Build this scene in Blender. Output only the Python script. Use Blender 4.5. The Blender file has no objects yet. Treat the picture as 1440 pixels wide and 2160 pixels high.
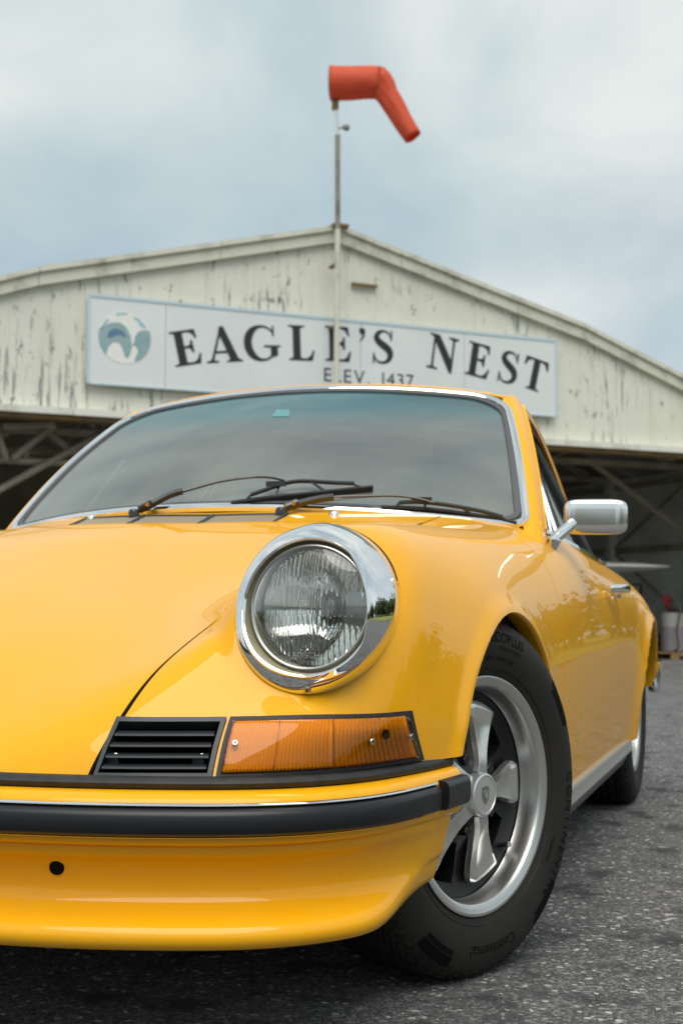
import bpy, math, random
import numpy as np
from mathutils import Vector, Matrix
from mathutils.bvhtree import BVHTree

R_ = math.radians
scene = bpy.context.scene
col = scene.collection

# ------------------------------------------------------------------ camera
CAM_POS = (1.2216, -2.3571, 0.6270)
CAM_YAW, CAM_PITCH, CAM_ROLL = -0.31638, 0.076587, 0.009974
cam = bpy.data.cameras.new('camera')
cam.sensor_fit = 'HORIZONTAL'; cam.sensor_width = 24.0; cam.lens = 46.665
cam.clip_start = 0.05; cam.clip_end = 6000
cam.dof.use_dof = True; cam.dof.focus_distance = 2.0; cam.dof.aperture_fstop = 8.0
cam_o = bpy.data.objects.new('camera', cam); col.objects.link(cam_o)
_f = Vector((math.sin(CAM_YAW)*math.cos(CAM_PITCH), math.cos(CAM_YAW)*math.cos(CAM_PITCH), math.sin(CAM_PITCH)))
_r = Vector((math.cos(CAM_YAW), -math.sin(CAM_YAW), 0)); _u = _r.cross(_f)
_r2 = _r*math.cos(CAM_ROLL)+_u*math.sin(CAM_ROLL); _u2 = _u*math.cos(CAM_ROLL)-_r*math.sin(CAM_ROLL)
M = Matrix((_r2, _u2, -_f)).transposed().to_4x4(); M.translation = Vector(CAM_POS)
cam_o.matrix_world = M
scene.camera = cam_o

# ------------------------------------------------------------------ sky, sun, exposure
SUN_ELEV, SUN_AZ = R_(60), R_(160)      # azimuth clockwise from +Y
world = bpy.data.worlds.new('World'); scene.world = world; world.use_nodes = True
def build_world():
    nt = world.node_tree; N = nt.nodes; L = nt.links
    for n in list(N): N.remove(n)
    out = N.new('ShaderNodeOutputWorld'); bg = N.new('ShaderNodeBackground')
    sky = N.new('ShaderNodeTexSky'); sky.sky_type = 'NISHITA'; sky.sun_disc = False
    sky.sun_elevation = SUN_ELEV; sky.sun_rotation = SUN_AZ; sky.air_density = 1.0; sky.dust_density = 2.0
    tc = N.new('ShaderNodeTexCoord'); mp = N.new('ShaderNodeMapping'); mp.inputs['Scale'].default_value = (1, 1, 1.5)
    mp.inputs['Location'].default_value = (2.6, 1.30, 0.15)
    L.new(tc.outputs['Generated'], mp.inputs['Vector'])
    n1 = N.new('ShaderNodeTexNoise'); n1.inputs['Scale'].default_value = 1.9; n1.inputs['Detail'].default_value = 4; n1.inputs['Roughness'].default_value = .5
    n2 = N.new('ShaderNodeTexNoise'); n2.inputs['Scale'].default_value = 3.4; n2.inputs['Detail'].default_value = 5; n2.inputs['Roughness'].default_value = .48; n2.inputs['Distortion'].default_value = .3
    L.new(mp.outputs[0], n1.inputs['Vector']); L.new(mp.outputs[0], n2.inputs['Vector'])
    cr = N.new('ShaderNodeValToRGB')      # cloud tone
    e = cr.color_ramp.elements; e[0].position = .30; e[0].color = (.37, .475, .525, 1); e[1].position = .68; e[1].color = (.71, .735, .715, 1)
    m = cr.color_ramp.elements.new(.48); m.color = (.515, .585, .595, 1)
    L.new(n2.outputs['Fac'], cr.inputs['Fac'])
    mask = N.new('ShaderNodeMapRange'); mask.inputs['From Min'].default_value = .38; mask.inputs['From Max'].default_value = .56
    mask.inputs['To Min'].default_value = .74; mask.inputs['To Max'].default_value = 1.0
    L.new(n1.outputs['Fac'], mask.inputs['Value'])
    sc = N.new('ShaderNodeVectorMath'); sc.operation = 'SCALE'; sc.inputs['Scale'].default_value = 0.09
    L.new(sky.outputs[0], sc.inputs[0])
    mix = N.new('ShaderNodeMix'); mix.data_type = 'RGBA'
    L.new(mask.outputs[0], mix.inputs['Factor']); L.new(sc.outputs[0], mix.inputs['A']); L.new(cr.outputs[0], mix.inputs['B'])
    L.new(mix.outputs['Result'], bg.inputs['Color']); bg.inputs['Strength'].default_value = .93
    L.new(bg.outputs[0], out.inputs['Surface'])
build_world()
sun = bpy.data.lights.new('sun', 'SUN'); sun.energy = 1.9; sun.angle = R_(50); sun.color = (1.0, .95, .87)
sun_o = bpy.data.objects.new('sun', sun); col.objects.link(sun_o)
_sd = Vector((math.sin(SUN_AZ)*math.cos(SUN_ELEV), math.cos(SUN_AZ)*math.cos(SUN_ELEV), math.sin(SUN_ELEV)))
sun_o.rotation_euler = _sd.to_track_quat('Z', 'Y').to_euler(); sun_o.location = (0, 0, 40)
vs = scene.view_settings; vs.view_transform = 'Standard'; vs.look = 'None'; vs.gamma = 1; vs.exposure = 0.4; vs.use_curve_mapping = False
scene.cycles.use_denoising = True
scene.cycles.max_bounces = 12; scene.cycles.transparent_max_bounces = 16; scene.cycles.caustics_reflective = False; scene.cycles.caustics_refractive = True
scene.cycles.sample_clamp_indirect = 6

# ------------------------------------------------------------------ materials
MATS = {}
def nodes(name):
    m = bpy.data.materials.new(name); m.use_nodes = True; MATS[name] = m
    return m, m.node_tree, m.node_tree.nodes['Principled BSDF']
def pmat(name, c, rough=.5, metal=0., coat=0., coat_r=.03, trans=0., ior=1.5, spec=.5, bump=None, vary=None, emit=None):
    """principled material; vary=(scale, colour2, lo, hi) mixes a noise, bump=(scale, strength, dist)"""
    m, nt, p = nodes(name); N, L = nt.nodes, nt.links
    p.inputs['Base Color'].default_value = (*c, 1); p.inputs['Roughness'].default_value = rough; p.inputs['Metallic'].default_value = metal
    p.inputs['Coat Weight'].default_value = coat; p.inputs['Coat Roughness'].default_value = coat_r
    p.inputs['Transmission Weight'].default_value = trans; p.inputs['IOR'].default_value = ior; p.inputs['Specular IOR Level'].default_value = spec
    tc = None
    if vary or bump: tc = N.new('ShaderNodeTexCoord')
    if vary:
        n = N.new('ShaderNodeTexNoise'); n.inputs['Scale'].default_value = vary[0]; n.inputs['Detail'].default_value = 6; n.inputs['Roughness'].default_value = .6
        L.new(tc.outputs['Object'], n.inputs['Vector'])
        r = N.new('ShaderNodeMapRange'); r.inputs['From Min'].default_value = vary[2]; r.inputs['From Max'].default_value = vary[3]
        L.new(n.outputs['Fac'], r.inputs['Value'])
        x = N.new('ShaderNodeMix'); x.data_type = 'RGBA'; x.inputs['A'].default_value = (*c, 1); x.inputs['B'].default_value = (*vary[1], 1)
        L.new(r.outputs[0], x.inputs['Factor']); L.new(x.outputs['Result'], p.inputs['Base Color'])
    if bump:
        n = N.new('ShaderNodeTexNoise'); n.inputs['Scale'].default_value = bump[0]; n.inputs['Detail'].default_value = 4
        L.new(tc.outputs['Object'], n.inputs['Vector'])
        b = N.new('ShaderNodeBump'); b.inputs['Strength'].default_value = bump[1]; b.inputs['Distance'].default_value = bump[2]
        L.new(n.outputs['Fac'], b.inputs['Height']); L.new(b.outputs[0], p.inputs['Normal'])
    return m
PAINT = pmat('yellow_paint', (.92, .430, .003), rough=.45, coat=.62, coat_r=.012, spec=.12)
def chips():
    """sparse stone chips and road grime in the paint"""
    nt = PAINT.node_tree; N, L = nt.nodes, nt.links; p = N['Principled BSDF']; tc = N.new('ShaderNodeTexCoord')
    v = N.new('ShaderNodeTexVoronoi'); v.inputs['Scale'].default_value = 46; L.new(tc.outputs['Object'], v.inputs['Vector'])
    sp = N.new('ShaderNodeSeparateColor'); L.new(v.outputs['Color'], sp.inputs[0])
    r = N.new('ShaderNodeMath'); r.operation = 'MULTIPLY'; r.inputs[1].default_value = .075; L.new(sp.outputs[1], r.inputs[0])
    d = N.new('ShaderNodeMath'); d.operation = 'LESS_THAN'; L.new(v.outputs['Distance'], d.inputs[0]); L.new(r.outputs[0], d.inputs[1])
    k = N.new('ShaderNodeMath'); k.operation = 'GREATER_THAN'; k.inputs[1].default_value = .80; L.new(sp.outputs[0], k.inputs[0])
    sz = N.new('ShaderNodeSeparateXYZ'); L.new(tc.outputs['Object'], sz.inputs[0])
    z = N.new('ShaderNodeMapRange'); z.inputs['From Min'].default_value = .60; z.inputs['From Max'].default_value = .34; L.new(sz.outputs['Z'], z.inputs['Value'])
    m1 = N.new('ShaderNodeMath'); m1.operation = 'MULTIPLY'; L.new(d.outputs[0], m1.inputs[0]); L.new(k.outputs[0], m1.inputs[1])
    m2 = N.new('ShaderNodeMath'); m2.operation = 'MULTIPLY'; L.new(m1.outputs[0], m2.inputs[0]); L.new(z.outputs[0], m2.inputs[1])
    x = N.new('ShaderNodeMix'); x.data_type = 'RGBA'; x.inputs['A'].default_value = p.inputs['Base Color'].default_value; x.inputs['B'].default_value = (.16, .07, .02, 1)
    L.new(m2.outputs[0], x.inputs['Factor'])
    g = N.new('ShaderNodeTexNoise'); g.inputs['Scale'].default_value = 9; g.inputs['Detail'].default_value = 6; L.new(tc.outputs['Object'], g.inputs['Vector'])
    gr = N.new('ShaderNodeMapRange'); gr.inputs['From Min'].default_value = .45; gr.inputs['From Max'].default_value = .75; gr.inputs['To Max'].default_value = .10; L.new(g.outputs['Fac'], gr.inputs['Value'])
    m3 = N.new('ShaderNodeMath'); m3.operation = 'MULTIPLY'; L.new(gr.outputs[0], m3.inputs[0]); L.new(z.outputs[0], m3.inputs[1])
    y = N.new('ShaderNodeMix'); y.data_type = 'RGBA'; L.new(x.outputs['Result'], y.inputs['A']); y.inputs['B'].default_value = (.55, .36, .12, 1); L.new(m3.outputs[0], y.inputs['Factor'])
    L.new(y.outputs['Result'], p.inputs['Base Color'])
chips()
CHROME = pmat('chrome', (.86, .87, .88), rough=.035, metal=1)
ALU = pmat('satin_aluminium', (.78, .78, .76), rough=.36, metal=.85, bump=(60, .05, .002))
PETAL = pmat('petal_aluminium', (.80, .80, .78), rough=.26, metal=.88, vary=(30, (.68, .68, .66), .4, .65))
LIP = pmat('polished_lip', (.66, .66, .65), rough=.34, metal=1)
RUBBER = pmat('black_rubber', (.020, .021, .023), rough=.55, spec=.4, vary=(40, (.030, .031, .033), .4, .6))
BUMPRUB = pmat('bumper_rubber', (.011, .012, .015), rough=.36, spec=.42, bump=(300, .04, .001))
PLASTIC = pmat('black_plastic', (.028, .033, .038), rough=.42, spec=.5)
TYRE = pmat('tyre_rubber', (.014, .013, .012), rough=.66, spec=.30, vary=(9, (.026, .022, .017), .35, .72), bump=(220, .12, .001))
TYRETX = pmat('tyre_raised_rubber', (.003, .003, .003), rough=.8, spec=.12)
BLACK = pmat('wheel_black', (.012, .012, .013), rough=.42, spec=.5)
DARK = pmat('underbody_black', (.006, .006, .006), rough=.9, spec=.1)
BRAKE = pmat('brake_iron', (.03, .028, .026), rough=.7)
KHAKI = pmat('bucket_khaki', (.34, .31, .19), rough=.35, coat=.4)
STEEL = pmat('zinc_screw', (.55, .54, .52), rough=.3, metal=1)
BRONZE = pmat('wiper_enamel', (.022, .014, .009), rough=.30, coat=.6)
MESHB = pmat('vent_mesh', (.55, .46, .33), rough=.5, metal=.3)
INTER = pmat('interior_vinyl', (.022, .023, .022), rough=.6)
SEAT = pmat('seat_leather', (.03, .03, .03), rough=.5)
def glass_mat(name, tint, refl=.04, rough=.0):
    m, nt, p = nodes(name); N, L = nt.nodes, nt.links; N.remove(p)
    o = N['Material Output']; t = N.new('ShaderNodeBsdfTransparent'); t.inputs[0].default_value = (*tint, 1)
    g = N.new('ShaderNodeBsdfGlossy'); g.inputs['Roughness'].default_value = rough; g.inputs['Color'].default_value = (.93, .97, .95, 1)
    f = N.new('ShaderNodeFresnel'); f.inputs['IOR'].default_value = refl
    x = N.new('ShaderNodeMixShader'); L.new(f.outputs[0], x.inputs[0]); L.new(t.outputs[0], x.inputs[1]); L.new(g.outputs[0], x.inputs[2])
    L.new(x.outputs[0], o.inputs['Surface']); return m, t
GLASS, _ = glass_mat('side_glass', (.55, .60, .58), 1.5)
def lens_mat():
    m = pmat('headlight_glass', (.98, 1, .98), rough=.0, trans=1, ior=1.5); return m
LENS = lens_mat()
MIRR = pmat('reflector_silver', (.95, .95, .93), rough=.05, metal=.9)
AMBER, _ = glass_mat('amber_lens', (1.0, .55, .05), 1.40)
AMBERH = pmat('lamp_reflector', (.95, .93, .88), rough=.5, bump=(120, .5, .004))

# ------------------------------------------------------------------ mesh helpers
def mk(name, V, F, mat, parent=None, smooth=True, sharp=None, tri=False):
    me = bpy.data.meshes.new(name)
    V = np.asarray(V, float).reshape(-1, 3)
    if isinstance(F, np.ndarray): F = F.tolist()
    me.from_pydata(V.tolist(), [], F)
    if mat is not None: me.materials.append(mat)
    me.update()
    if smooth:
        me.polygons.foreach_set('use_smooth', [True]*len(me.polygons))
        if sharp is not None: me.set_sharp_from_angle(angle=R_(sharp))
    o = bpy.data.objects.new(name, me); col.objects.link(o)
    if parent is not None: o.parent = parent
    return o
def empty(name, loc=(0, 0, 0), rz=0, parent=None):
    o = bpy.data.objects.new(name, None); o.empty_display_size = .2; col.objects.link(o); o.location = loc; o.rotation_euler = (0, 0, rz)
    if parent: o.parent = parent
    return o
def tag(o, label=None, cat=None, group=None, kind=None):
    if label: o['label'] = label
    if cat: o['category'] = cat
    if group: o['group'] = group
    if kind: o['kind'] = kind
    return o
def gridF(n, m, cu=False, cv=False, flip=False):
    F = []
    for i in range(n if cu else n-1):
        for j in range(m if cv else m-1):
            a = i*m+j; b = i*m+(j+1) % m; c = ((i+1) % n)*m+(j+1) % m; d = ((i+1) % n)*m+j
            F.append((a, d, c, b) if flip else (a, b, c, d))
    return F
class MB:
    """collects pieces of ONE part"""
    def __init__(s): s.V = []; s.F = []
    def add(s, V, F):
        o = len(s.V); s.V += [tuple(map(float, v)) for v in V]; s.F += [tuple(i+o for i in f) for f in F]; return s
    def box(s, c, d, rot=None):
        c = np.array(c, float); d = np.array(d, float)/2
        P = np.array([(x, y, z) for x in(-1, 1) for y in(-1, 1) for z in(-1, 1)], float)*d
        if rot is not None: P = P@np.array(rot).T
        return s.add(P+c, [(0, 1, 3, 2), (4, 6, 7, 5), (0, 4, 5, 1), (2, 3, 7, 6), (0, 2, 6, 4), (1, 5, 7, 3)])
    def tube(s, pts, r, n=10, cap=True, sq=None):
        pts = np.array(pts, float); k = len(pts); r = np.broadcast_to(np.asarray(r, float), (k,))
        T = np.gradient(pts, axis=0); T /= np.linalg.norm(T, axis=1)[:, None]+1e-12
        up = np.array([0, 0, 1.]) if abs(T[0][2]) < .9 else np.array([1., 0, 0])
        V = []
        nrm = up-T[0]*(up@T[0]); nrm /= np.linalg.norm(nrm)
        for i in range(k):
            nrm = nrm-T[i]*(nrm@T[i]); nrm /= np.linalg.norm(nrm); b = np.cross(T[i], nrm)
            for j in range(n):
                a = 2*math.pi*j/n; V.append(pts[i]+r[i]*(math.cos(a)*nrm*(sq or 1)+math.sin(a)*b))
        F = gridF(k, n, cv=True)
        if cap: F += [tuple(range(n))[::-1], tuple((k-1)*n+j for j in range(n))]
        return s.add(V, F)
    def sweep(s, pts, prof, upv, closed=False, cap=True):
        """profile [(side, up)] swept along pts; upv (k,3) local up"""
        pts = np.array(pts, float); k = len(pts); upv = np.broadcast_to(np.asarray(upv, float), (k, 3)); m = len(prof)
        if closed: T = np.roll(pts, -1, 0)-np.roll(pts, 1, 0)
        else: T = np.gradient(pts, axis=0)
        T /= np.linalg.norm(T, axis=1)[:, None]
        V = []
        for i in range(k):
            u = upv[i]-T[i]*(upv[i]@T[i]); u /= np.linalg.norm(u); sd = np.cross(T[i], u)
            for a, b in prof: V.append(pts[i]+sd*a+u*b)
        F = gridF(k, m, cu=closed, cv=True)
        if cap and not closed: F += [tuple(range(m))[::-1], tuple((k-1)*m+j for j in range(m))]
        return s.add(V, F)
    def lathe(s, prof, n=48, axis='x', c=(0, 0, 0), closed=False):
        """prof [(axial, radius)]"""
        V = []
        for k in range(n):
            a = 2*math.pi*k/n
            for x, r in prof:
                p = (x, r*math.cos(a), r*math.sin(a)) if axis == 'x' else ((r*math.cos(a), x, r*math.sin(a)) if axis == 'y' else (r*math.cos(a), r*math.sin(a), x))
                V.append((p[0]+c[0], p[1]+c[1], p[2]+c[2]))
        return s.add(V, gridF(n, len(prof), cu=True, cv=closed))
    def poly(s, pts, thick=0, n=(0, 0, 1)):
        pts = np.array(pts, float); k = len(pts)
        if not thick: return s.add(pts, [tuple(range(k))])
        q = pts-np.array(n)*thick
        return s.add(np.vstack([pts, q]), [tuple(range(k)), tuple(range(2*k-1, k-1, -1))]+[(i, k+i, k+(i+1) % k, (i+1) % k) for i in range(k)])
    def build(s, name, mat, parent=None, smooth=True, sharp=35): return mk(name, s.V, s.F, mat, parent, smooth, sharp)
def bevel(o, w=.002, seg=2, ang=35):
    b = o.modifiers.new('bevel', 'BEVEL'); b.width = w; b.segments = seg; b.limit_method = 'ANGLE'; b.angle_limit = R_(ang); return o

def nspline(t, P, tq):
    """natural cubic spline through P at knots t"""
    t = np.asarray(t, float); P = np.asarray(P, float)
    if P.ndim > 2: return nspline(t, P.reshape(len(P), -1), tq).reshape((len(tq),)+P.shape[1:])
    n = len(t); h = np.diff(t)
    A = np.zeros((n, n)); B = np.zeros_like(P); A[0, 0] = A[-1, -1] = 1
    for i in range(1, n-1):
        A[i, i-1] = h[i-1]; A[i, i] = 2*(h[i-1]+h[i]); A[i, i+1] = h[i]
        B[i] = 6*((P[i+1]-P[i])/h[i]-(P[i]-P[i-1])/h[i-1])
    Mm = np.linalg.solve(A, B); tq = np.asarray(tq, float); k = np.clip(np.searchsorted(t, tq, 'right')-1, 0, n-2)
    sh = (slice(None),)+(None,)*(P.ndim-1)
    hk = h[k][sh]; a = (t[k+1]-tq)[sh]; b = (tq-t[k])[sh]
    return (Mm[k]*a**3+Mm[k+1]*b**3)/(6*hk)+(P[k]/hk-Mm[k]*hk/6)*a+(P[k+1]/hk-Mm[k+1]*hk/6)*b
def curve(P, n, t=None):
    P = np.asarray(P, float)
    if t is None:
        t = np.concatenate([[0], np.cumsum(np.linalg.norm(np.diff(P, axis=0), axis=1)**.5)])
    return nspline(t, P, np.linspace(t[0], t[-1], n))

def clip(V, F, f, att=None):
    """keep f>0; returns V,F,cut edges (and attribute array)"""
    f = np.asarray(f, float); V = np.asarray(V, float); A = None if att is None else np.asarray(att, float)
    nV = []; nA = []; idx = {}; NF = []; cut = []
    def old(i):
        k = ('v', i)
        if k not in idx:
            idx[k] = len(nV); nV.append(V[i]); nA.append(None if A is None else A[i])
        return idx[k]
    def ed(i, j):
        k = (min(i, j), max(i, j))
        if k not in idx:
            a, b = k; w = f[a]/(f[a]-f[b]); idx[k] = len(nV); nV.append(V[a]*(1-w)+V[b]*w); nA.append(None if A is None else A[a]*(1-w)+A[b]*w)
        return idx[k]
    pos = f > 0
    for fc in F:
        p = [pos[i] for i in fc]
        if all(p): NF.append(tuple(old(i) for i in fc)); continue
        if not any(p): continue
        o = []; ce = []
        for q in range(len(fc)):
            i, j = fc[q], fc[(q+1) % len(fc)]
            if pos[i]: o.append(old(i))
            if pos[i] != pos[j]:
                e = ed(i, j); o.append(e); ce.append((e, pos[i]))
        o2 = [v for q, v in enumerate(o) if v != o[q-1]]
        if len(o2) >= 3: NF.append(tuple(o2))
        if len(ce) == 2:
            a = [e for e, out in ce if out][0:1]; b = [e for e, out in ce if not out][0:1]
            if a and b and a[0] != b[0]: cut.append((a[0], b[0]))
    r = (np.array(nV).reshape(-1, 3), NF, cut)
    return r if A is None else r+(np.array(nA),)
def vnormals(V, F):
    n = np.zeros_like(V)
    for fc in F:
        c = np.cross(V[fc[1]]-V[fc[0]], V[fc[2]]-V[fc[0]])
        for i in fc: n[i] += c
    return n/(np.linalg.norm(n, axis=1)[:, None]+1e-12)
def flange(V, F, cut, steps):
    """extrude the cut edges through successive offsets [(inward along -normal, slide vector fn or None)]"""
    N = vnormals(V, F); V = list(V); F = list(F); vs_ = sorted({i for e in cut for i in e}); prev = {i: i for i in vs_}
    for st in steps:
        cur = {}
        for i in vs_:
            cur[i] = len(V); V.append(V[i]+(st(V[i], N[i]) if callable(st) else -N[i]*st))
        for a, b in cut: F.append((prev[a], prev[b], cur[b], cur[a]))
        prev = cur
    return np.array(V), F
def mirror_join(V, F):
    """join a half mesh (x>=0) with its mirror image, welding x=0"""
    V = np.array(V); n = len(V); W = V*np.array([-1, 1, 1]); mp = {}; out = list(V)
    for i in range(n):
        if abs(V[i][0]) < 1e-5: mp[i] = i
        else: mp[i] = len(out); out.append(W[i])
    return np.array(out), list(F)+[tuple(mp[i] for i in f)[::-1] for f in F]
def text_mesh(s, size=1., extrude=0., align='CENTER', spacing=1.):
    c = bpy.data.curves.new('txt', 'FONT'); c.body = s; c.size = size; c.extrude = extrude; c.align_x = align; c.align_y = 'CENTER'; c.space_character = spacing; c.resolution_u = 3
    o = bpy.data.objects.new('txt', c); col.objects.link(o); dg = bpy.context.evaluated_depsgraph_get(); dg.update()
    me = o.evaluated_get(dg).to_mesh(); V = np.array([v.co[:] for v in me.vertices]); F = [tuple(p.vertices) for p in me.polygons]
    o.evaluated_get(dg).to_mesh_clear(); bpy.data.objects.remove(o); bpy.data.curves.remove(c)
    return V, F

# ================================================================== SETTING
def asphalt_mat():
    m, nt, p = nodes('worn_asphalt'); N, L = nt.nodes, nt.links
    tc = N.new('ShaderNodeTexCoord')
    def noise(sc, det=5, ro=.6, vec=None):
        n = N.new('ShaderNodeTexNoise'); n.inputs['Scale'].default_value = sc; n.inputs['Detail'].default_value = det; n.inputs['Roughness'].default_value = ro
        L.new(vec or tc.outputs['Object'], n.inputs['Vector']); return n.outputs['Fac']
    def ramp(v, a, b, c1=0., c2=1.):
        r = N.new('ShaderNodeMapRange'); r.inputs['From Min'].default_value = a; r.inputs['From Max'].default_value = b; r.inputs['To Min'].default_value = c1; r.inputs['To Max'].default_value = c2
        L.new(v, r.inputs['Value']); return r.outputs[0]
    def mix(f, a, b):
        x = N.new('ShaderNodeMix'); x.data_type = 'RGBA'; L.new(f, x.inputs['Factor'])
        for k, v in (('A', a), ('B', b)):
            if isinstance(v, tuple): x.inputs[k].default_value = (*v, 1)
            else: L.new(v, x.inputs[k])
        return x.outputs['Result']
    vo = N.new('ShaderNodeTexVoronoi'); vo.inputs['Scale'].default_value = 180; L.new(tc.outputs['Object'], vo.inputs['Vector'])
    vo2 = N.new('ShaderNodeTexVoronoi'); vo2.inputs['Scale'].default_value = 105; L.new(tc.outputs['Object'], vo2.inputs['Vector'])
    g = N.new('ShaderNodeSeparateColor'); L.new(vo.outputs['Color'], g.inputs[0])
    g2 = N.new('ShaderNodeSeparateColor'); L.new(vo2.outputs['Color'], g2.inputs[0])
    base = mix(ramp(noise(.5, 4), .35, .68), (.120, .120, .122), (.185, .183, .178))
    base = mix(ramp(noise(45, 6, .7), .35, .7), base, (.055, .055, .060))
    base = mix(ramp(g.outputs[0], .60, .98, 0, .9), base, (.32, .315, .305))
    base = mix(ramp(g2.outputs[1], .95, .97, 0, .9), base, (.58, .57, .55))
    mp = N.new('ShaderNodeMapping'); mp.inputs['Scale'].default_value = (1, 1, 1); L.new(tc.outputs['Object'], mp.inputs['Vector'])
    base = mix(ramp(noise(7, 3, .5, mp.outputs[0]), .54, .66, 0, .80), base, (.040, .040, .044))
    L.new(base, p.inputs['Base Color']); p.inputs['Roughness'].default_value = .82; p.inputs['Specular IOR Level'].default_value = .3
    ad = N.new('ShaderNodeMath'); ad.operation = 'ADD'; L.new(ramp(vo.outputs['Distance'], 0, .7, 1, 0), ad.inputs[0]); L.new(ramp(noise(30, 6, .7), .3, .7, 0, 1.5), ad.inputs[1])
    b = N.new('ShaderNodeBump'); b.inputs['Strength'].default_value = .8; b.inputs['Distance'].default_value = .004
    L.new(ad.outputs[0], b.inputs['Height']); L.new(b.outputs[0], p.inputs['Normal'])
    return m
ASPHALT = asphalt_mat()
GRASS = pmat('grass_field', (.13, .17, .022), rough=.9, vary=(.6, (.24, .22, .05), .35, .65))
LEAF = pmat('woodland_leaves', (.045, .075, .016), rough=.8, vary=(.3, (.10, .085, .025), .45, .7))

_fw2 = np.array([math.sin(CAM_YAW), math.cos(CAM_YAW)])
def gz(x, y):
    d = (np.array([x, y])-np.array(CAM_POS[:2]))@_fw2
    t = min(1, max(0, (d-6)/14)); return -.22*t*t*(3-2*t)
def ground():
    xs = np.concatenate([[-2500, -600, -150, -60], np.arange(-40, 41, 2.5), [60, 150, 600, 2500]])
    V = [(x, y, gz(x, y)) for x in xs for y in xs]
    o = mk('ground', V, gridF(len(xs), len(xs), flip=True), ASPHALT); tag(o, kind='structure')
ground()
def field(name, x0, x1, y0, y1):
    xs = np.linspace(x0, x1, 24); ys = np.linspace(y0, y1, 24)
    V = [(x, y, gz(x, y)+.006+.02*math.sin(x*.7)*math.sin(y*.6)+.02) for x in xs for y in ys]
    tag(mk(name, V, gridF(24, 24, flip=True), GRASS), kind='structure')
field('grass_verge', 6, 400, 16, 420)
field('grass_field', 16, 400, -60, 15.9)
field('grass_meadow', -300, 400, -400, -24)
def woods():
    rng = random.Random(4); V = []; F = []
    def leaf(c, s):
        n = Vector((rng.gauss(0, 1), rng.gauss(0, 1), rng.gauss(0, 1))).normalized(); a = n.orthogonal().normalized(); b = n.cross(a); o = len(V)
        for k in range(5):
            q = 6.283*k/5+rng.random()*.5; rr = s*(.6+.5*rng.random()); p = c+a*rr*math.cos(q)+b*rr*math.sin(q); V.append(p[:])
        F.append(tuple(range(o, o+5)))
    for k in range(170):
        az = rng.uniform(-8, 262); d = rng.uniform(58, 82); x = 1+d*math.sin(R_(az)); y = d*math.cos(R_(az)); h = rng.uniform(5, 10.5); w = rng.uniform(2.2, 4.2)
        z0 = gz(x, y)
        for j in range(430):
            v = Vector((rng.gauss(0, .46), rng.gauss(0, .46), rng.gauss(0, .40)))
            if v.length > 1.15: v *= 1.1/v.length
            leaf(Vector((x+v.x*w, y+v.y*w, z0+h*.46+v.z*h*.5)), rng.uniform(.25, .62))
    tag(mk('distant_woods', V, F, LEAF, smooth=False), 'low mass of green woods beyond the grass around the apron', 'woods', kind='stuff')
woods()

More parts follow.
